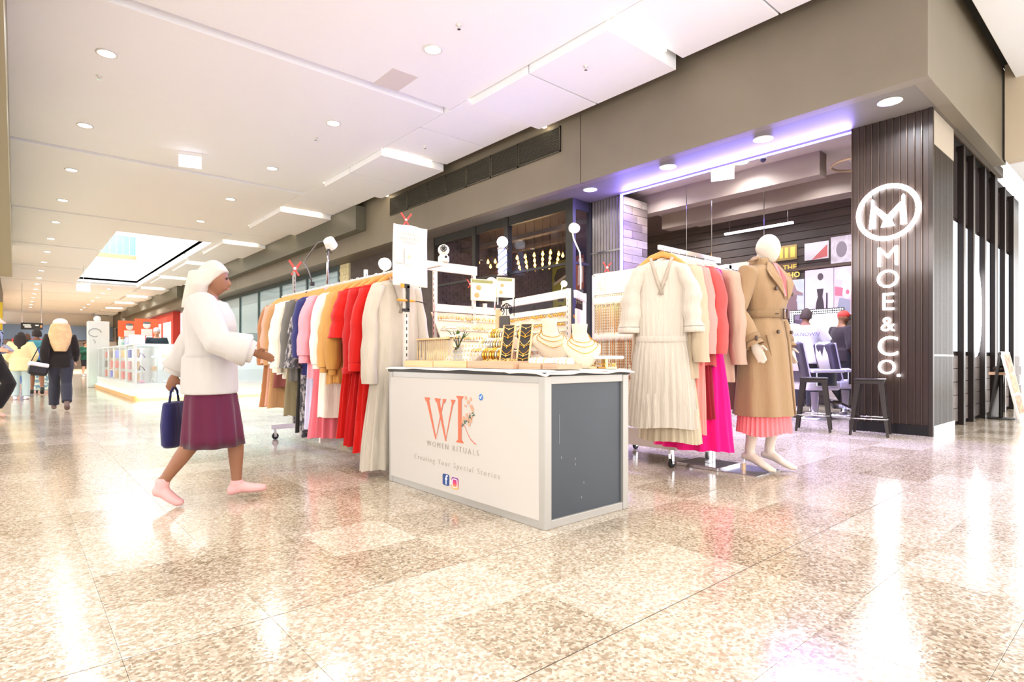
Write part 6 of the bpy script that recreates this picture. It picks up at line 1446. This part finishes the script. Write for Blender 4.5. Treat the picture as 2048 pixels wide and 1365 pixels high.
o = bpy.data.objects.new('kiosk_glow', lk2); COL.objects.link(o); o.location = (3.7, 14.85, 1.18); o['kind'] = 'helper'
o = bpy.data.objects.new('kiosk_glow', lk2); COL.objects.link(o); o.location = (2.18, 18.5, 1.18); o.rotation_euler = (0, 0, R(90)); o['kind'] = 'helper'
rr = random.Random(17); PC = ['#e8d94a', '#6a76d8', '#8a5f86', '#4a6b52', '#e2e0dc', '#c9a06a', '#d86a6a', '#7fb6a8', '#e3a0b0', '#5c5048']
PCM = [mat('accessory_%s' % 'abcdefghij'[i], h, .4) for i, h in enumerate(PC)]
CNAME = ['yellow', 'blue', 'plum', 'green', 'white', 'tan', 'red', 'teal', 'pink', 'brown']
n_ = 0
for zi, z in enumerate((.362, .633, .913)):
    for k in range(8):
        x = .16+k*.225; ci = rr.randrange(10); w = rr.uniform(.1, .17); h = rr.uniform(.06, .16)
        mb = MB(); kind = rr.randrange(3)
        if kind == 0: mb.box((0, 0, h/2), (w, .05, h)); nm_, ct_ = 'boxed_accessory', 'box'
        elif kind == 1: mb.ell((0, 0, h*.4), (w/2, .04, h*.4), 14, 8); nm_, ct_ = 'earphone_case', 'case'
        else: mb.tube([(-w/2, 0, .012), (-w/4, 0, h*.8), (w/6, 0, h*.5), (w/2, 0, .012)], .012, 6); nm_, ct_ = 'coiled_cable', 'cable'
        ob = mb.obj(nm_, PCM[ci], smooth=kind > 0, loc=(1.95+x, 14.64+.2, z), bevel=0 if kind else .006)
        tag(ob, '%s %s, %s shelf of the kiosk end, %s from corner' % (CNAME[ci], nm_.replace('_', ' '), ('bottom', 'middle', 'top')[zi], ORD[k].replace('nearest', 'first')), ct_)
for k in range(6):
    for zi, z in enumerate((.362, .633, .913)):
        ci = rr.choice([6, 8, 5, 1, 9, 6]); mb = MB(); mb.box((0, 0, .11), (.05, .32, .2))
        ob = mb.obj('phone_case_pack', PCM[ci], loc=(2.12, 15.55+k*1.16, z), bevel=.006)
        tag(ob, '%s phone case pack, %s shelf, %s bay along the kiosk side' % (CNAME[ci], ('bottom', 'middle', 'top')[zi], ORD[k].replace('nearest', 'first')), 'pack')
tw = thing('sign_tower', 'tall white tower with grey scribble at the far end of the kiosk', 'sign', (1.98, 22.2, 0))
MB().bx(-.25, .3, 0, .5, 0, 2.08).obj('tower_body', KW, tw, bevel=.01)
m = MB(); m.tube([(-.08+.16*math.cos(a)*(1 if a < 4 else .7), -.006, 1.72+.13*math.sin(a)) for a in [i*.3 for i in range(19)]], .012, 5).tube([(-.12, -.006, 1.5), (-.06, -.006, 1.42), (-.1, -.006, 1.38)], .01, 5); m.obj('scribble', mat('scribble_grey', '#9a9a9c', .6), tw)
MB().ell((.0, .2, 2.16), (.1, .1, .1), 14, 8).obj('camera_ball', RIM, tw, smooth=True)
for k, (y, c, lab) in enumerate(((21.3, '#e2683a', 'orange picture panel with a capped figure above the kiosk'), (19.9, '#e2683a', 'second orange picture panel nearer along the kiosk'))):
    t = thing('picture_board', lab, 'sign', (2.7+.25*k, y, 1.23)); MB().bx(-.3, .3, 0, .03, .35, .85).obj('panel', mat('panel_orange2', c, .5), t); MB().bx(-.28, -.24, 0, .03, 0, .35).bx(.24, .28, 0, .03, 0, .35).obj('posts', CHR, t)
    MB().ell((0, -.005, .66), (.1, .01, .1), 12, 6).obj('face_print', PAP, t); MB().bx(-.14, .14, -.006, 0, .36, .55).obj('body_print', PAP, t); MB().ell((0, -.008, .73), (.1, .01, .04), 12, 6).obj('cap_print', mat('cap_grey', '#6e7276', .5), t)
for k, (y, x, ci, lab) in enumerate(((17.6, 2.15, 7, 'green patterned box on the kiosk counter top'), (16.9, 2.2, 1, 'lilac patterned box on the kiosk counter top'), (16.2, 2.2, 4, 'white box on the kiosk counter top nearest the corner'))):
    ob = MB().bx(-.14, .14, -.2, .2, 0, .16+.04*k).obj('carton', mat('carton_%d' % k, PC[ci], .5, col2='#f3f3ea', vscale=9), loc=(x, y, 1.23), bevel=.004); tag(ob, lab, 'box')
# display heads with caps
for k, (x, y, c, lab) in enumerate(((3.35, 14.95, '#39424a', 'display head with dark cap on the kiosk top, left of two'), (3.98, 14.95, '#5c6a84', 'display head with blue cap on the kiosk top, right of two'))):
    t = thing('cap_stand', lab, 'head', (x, y, 1.23)); MB().lathe([(.07, 0), (.05, .03), (.045, .07)], n=14).ell((0, -.01, .15), (.07, .085, .1), 16, 10).tube([(0, -.09, .15), (0, -.103, .13), (0, -.09, .12)], .01, 6).obj('head', mat('head_pale', '#eddcd0', .5), t, smooth=True)
    MB().ell((0, 0, .2), (.082, .095, .07), 16, 8).obj('cap', mat('cap_%d' % k, c, .7), t, smooth=True); MB().box((0, -.11, .19), (.12, .09, .012), (R(10), 0, 0)).obj('cap_peak', mat('cap_%d' % k, c, .7), t, bevel=.004)
t, J, P = figure('person in a dark jacket and pale cap standing inside the kiosk', (2.74, 17.0, .1), R(-12), .93, {}, SKIN, top=(C('jacket_teal', '#33424a'), .04, 1.0, 'jacket', .12), bottom=(DKT, .025, 1, 'trousers', 0), shoes=BLKC, vox=.014)
c_ = MB().ell(Vector(J['head'])+Vector((0, -.005, .055)), (.09, .108, .085), 16, 8); inst('cap', remesh(c_.mesh('cap', mat('cap_pale', '#d9dcdc', .7)), .012, 2), t, (0, 0, 0))

# ------------------------------------------------------------------ passers-by
WK = lambda a=1: dict(knl=(.09, -.16*a, .52), anl=(.10, -.17*a, .10), tol=(.11, -.36*a, .06), knr=(-.09, .05*a, .50), anr=(-.10, .30*a, .17), tor=(-.105, .20*a, .035), ell=(.23, .13*a, 1.14), wrl=(.23, .10*a, .9), elr=(-.23, -.06*a, 1.12), wrr=(-.22, -.26*a, .95))
# near walking woman
SHW = C('shirt_white_loose', '#bcb6b1', bump=.5, bscale=14); WSK = C('skirt_wine', '#5a1f38', bump=.3); NVB = C('bag_navy', '#2c2a58')
jw = WK(.9); jw.update(ell=(.24, .20, 1.13), wrl=(.25, .30, .90), pall=(0, -1, .2), elr=(-.28, -.12, 1.13), wrr=(-.24, -.34, 1.06), yaw=R(8), tor=(-.105, .17, .03))
t, J, P = figure('person striding past in a loose white shirt and dark wine skirt with a navy bag', (.93, 3.98, 0), R(62), .885, jw, SKIN2, top=(SHW, .055, 1.0, 'loose_shirt', .16), skirt=(WSK, .40, .23, .19, 9, 'skirt'), shoes=mat('shoe_pink', '#d9a3a0', .6), vox=.0095)
c0 = Vector(J['head']); sc_ = MB(); q_ = Euler((0, 0, J['yaw'])).to_quaternion()
hair(t, J, C('scarf_ivory', '#c4baaf', bump=.5), .26, .02)
for s in 'lr':
    e_, w_ = Vector(J['el'+s]), Vector(J['wr'+s]); MB().tube([lerp(e_, w_, .1), lerp(e_, w_, .45), lerp(e_, w_, .8), lerp(e_, w_, .86)], [.085, .10, .115, .10], 16).obj('wide_sleeve', SHW, t, smooth=True)
bg = thing('tote_bag', 'navy tote bag carried by the striding person in white', 'bag', (.795, 4.325, .325), R(62)); 
MB().loft([ringe((0, 0, z), rx, ry, 24) for z, rx, ry in ((0, .12, .05), (.02, .15, .06), (.15, .16, .065), (.28, .15, .05), (.29, .14, .045))]).obj('bag_body', NVB, bg, smooth=True); MB().tube([(-.09, 0, .28), (-.06, 0, .36), (0, 0, .395), (.06, 0, .36), (.09, 0, .28)], .008, 6).obj('handle', NVB, bg, smooth=True); MB().bx(-.05, .05, -.067, -.062, .16, .19).obj('white_mark', PAP, bg)
# leaning person at the left edge
JD = C('denim', '#8f9cb4', bump=.4, bscale=50); 
jl = dict(pitch=R(28), yaw=R(0), elr=(-.23, .08, 1.12), wrr=(-.06, -.22, 1.10), ell=(.24, .06, 1.12), wrl=(.07, -.24, 1.08), knr=(-.12, -.26, .55), anr=(-.05, .08, .42), tor=(-.05, -.03, .30), palr=(.2, -.6, 1), pall=(-.2, -.6, 1))
jl.update(knl=(.11, -.24, .56), anl=(.10, .02, .12), tol=(.10, -.15, .035), knr=(-.10, -.02, .5), anr=(-.10, .02, .085), tor=(-.11, -.16, .03))
t, J, P = figure('person leaning at left edge in denim jacket and black trousers with a phone', (-.30, 11.75, 0), R(48), .94, jl, SKIN, top=(C('tee_black', '#1f1d1e'), .02, .5, 't_shirt', .08), bottom=(C('trouser_black', '#1f1c1b'), .035, .95, 'trousers', .006), shoes=mat('shoe_peach', '#e9b9a2', .6), vox=.011)
mb = MB(); torso(mb, J, .035, top='base'); [arm(mb, J, s, .022, .8) for s in 'lr']; me = remesh(mb.mesh('denim_jacket', JD), .013, 3)
bm2 = bmesh.new(); bm2.from_mesh(me); bmesh.ops.delete(bm2, geom=[v for v in bm2.verts if abs(v.co.x) < .075 and v.co.y < -.02 and v.co.z < 1.5], context='VERTS'); bm2.to_mesh(me); bm2.free()
o = inst('denim_jacket', me, t, (0, 0, 0)); o.modifiers.new('t', 'SOLIDIFY').thickness = .012
hair(t, J, mat('hair_brown', '#5a3c2c', .8), .12, .01)
c_ = MB(); q_ = Euler((J['pitch'], 0, J['yaw'])).to_quaternion(); c_.ell(Vector(J['head'])+q_ @ Vector((0, -.0, .06)), (.098, .118, .09), 18, 10, q_); c_.box(Vector(J['head'])+q_ @ Vector((0, -.15, .055)), (.16, .12, .014), (J['pitch']+R(12), 0, J['yaw'])); inst('cap', remesh(c_.mesh('cap', mat('cap_blush', '#efc4b2', .8)), .012, 2), t, (0, 0, 0))
wv = Matrix.Translation((-.30, 11.75, 0)) @ Matrix.Rotation(R(48), 4, 'Z') @ Matrix.Scale(.94, 4) @ Vector((0, -.33, 1.13))
ph = thing('mobile_phone', 'phone held by the leaning person in denim', 'phone', wv, R(48)); MB().box((0, 0, 0), (.075, .15, .01), (R(40), 0, 0)).obj('case', mat('phone_grey', '#8f93a3', .3), ph, bevel=.003)
# blonde walker
t, J, P = figure('person walking away with very long fair hair, black top and dark jeans', (.60, 12.7, 0), R(176), .92, WK(.8), SKIN, top=(C('top_black', '#2a2421'), .03, 1.0, 'jumper', .12), bottom=(C('jeans_dark', '#3a3a44'), .028, 1.0, 'jeans', .004), shoes=mat('boot_taupe', '#7a665c', .6), vox=.012)
hair(t, J, mat('hair_fair', '#d9b684', .7, var=.15, vscale=12), .52, .035, width=1.2)
c_ = MB(); c_.ell(Vector(J['head'])+Vector((0, 0, .07)), (.12, .13, .09), 18, 10); inst('pale_hat', remesh(c_.mesh('pale_hat', mat('hat_pale', '#e9dccb', .8)), .012, 2), t, (0, 0, 0))
h_ = thing('hand_bag', 'black shoulder bag with white flap beside the fair haired walker', 'bag', (.30, 12.62, .56), R(10)); MB().box((0, 0, .16), (.27, .1, .2), (0, R(12), 0)).obj('bag_body', BLKC, h_, bevel=.04); MB().box((0, -.03, .24), (.28, .09, .07), (R(-8), R(12), R(4))).obj('flap', mat('flap_white', '#e9e7e2', .6), h_, bevel=.02); MB().tube([(-.1, 0, .28), (.0, 0, .52), (.2, .0, .70), (.12, 0, .28)], .008, 6).obj('strap', BLKC, h_, smooth=True)
# yellow jacket
t, J, P = figure('person with long dark hair in a pale yellow jacket and light jeans', (.10, 16.7, 0), R(170), .87, dict(ell=(.27, .0, 1.14), wrl=(.2, -.14, .98), elr=(-.27, 0, 1.14), wrr=(-.2, -.14, .98)), SKIN, top=(C('jacket_yellow', '#ead9a4', bump=.4, bscale=12), .06, 1.0, 'yellow_jacket', .2), bottom=(C('jeans_pale', '#b6c8c4'), .025, 1.0, 'jeans', .004), shoes=mat('shoe_white', '#ece8ee', .5), vox=.013)
hair(t, J, mat('hair_black', '#2d2320', .8), .36, .02)
# backpack person
t, J, P = figure('tall person with a teal backpack and black top walking away', (.42, 18.7, 0), R(180), .96, WK(.6), SKIN2, top=(C('top_black', '#2a2421'), .03, .8, 'top', .12), bottom=(C('shorts_dark', '#2f2c30'), .04, .55, 'shorts', .012), shoes=BLKC, vox=.014)
hair(t, J, MATS['hair_black'], 0, .03)
bp2 = thing('backpack', 'teal and blue backpack on the tall person in black', 'bag', (.42, 18.5, .86)); MB().box((0, 0, .25), (.36, .18, .5)).obj('pack_body', mat('teal_pack', '#3f8a99', .6, var=.1), bp2, bevel=.06); MB().box((0, -.1, .15), (.28, .08, .24)).obj('front_pocket', mat('blue_pack', '#3b62b0', .6), bp2, bevel=.03)
for s_ in (-1, 1): MB().tube([(s_*.1, .06, .5), (s_*.11, .16, .48), (s_*.11, .24, .3), (s_*.1, .1, .08)], .015, 6).obj('strap', mat('teal_pack', '#3f8a99', .6), bp2, smooth=True)
t = thing('wheeled_bag', 'blue and white patterned wheeled bag standing beside the backpack person', 'bag', (.62, 19.6, 0)); MB().box((0, 0, .36), (.5, .3, .6)).obj('bag_body', mat('pattern_blue', '#6f93a8', .7, col2='#dfe3d4', vscale=14, thresh=(.45, .55)), t, bevel=.05)
for x in (-.18, .18): MB().cyl((x-.02, 0, .035), (x+.02, 0, .035), .035).obj('wheel', BLKC, t)
MB().tube([(-.12, .1, .64), (-.12, .1, .9), (.12, .1, .9), (.12, .1, .64)], .01, 6).obj('handle', CHR, t)
# green top and friend
t, J, P = figure('person in a dark green top and shorts looking at a phone far down the corridor', (2.75, 36.5, 0), R(20), 1.05, dict(elr=(-.25, .0, 1.14), wrr=(-.06, -.22, 1.2), ell=(.25, 0, 1.14), wrl=(.08, -.22, 1.18), pitch=R(20)), SKIN, top=(C('top_green', '#24503f'), .05, 1.0, 'hoodie', .14), bottom=(C('shorts_dark', '#2f2c30'), .04, .5, 'shorts', .01), shoes=MATS['shoe_white'], vox=.016)
hair(t, J, MATS['hair_brown'], .1, .02)
t, J, P = figure('person in a pale blue top and shorts just left of the green top', (2.05, 36.8, 0), R(160), 1.02, WK(.5), SKIN, top=(C('top_paleblue', '#c3d6e2'), .05, .5, 'top', .2), bottom=(C('shorts_pale', '#d3d3d6'), .04, .5, 'shorts', .01), shoes=MATS['shoe_white'], vox=.016)
hair(t, J, MATS['hair_fair'], .25, .02)
t, J, P = figure('person in blue jeans seen between the yellow jacket and the backpack', (.30, 24, 0), R(180), 1.0, WK(.6), SKIN, top=(C('top_rust', '#b98a6a'), .04, 1.0, 'jumper', .14), bottom=(C('jeans_blue', '#3f5f9c'), .03, 1.0, 'jeans', 0), shoes=BLKC, vox=.016)
hair(t, J, MATS['hair_brown'], 0, .015)
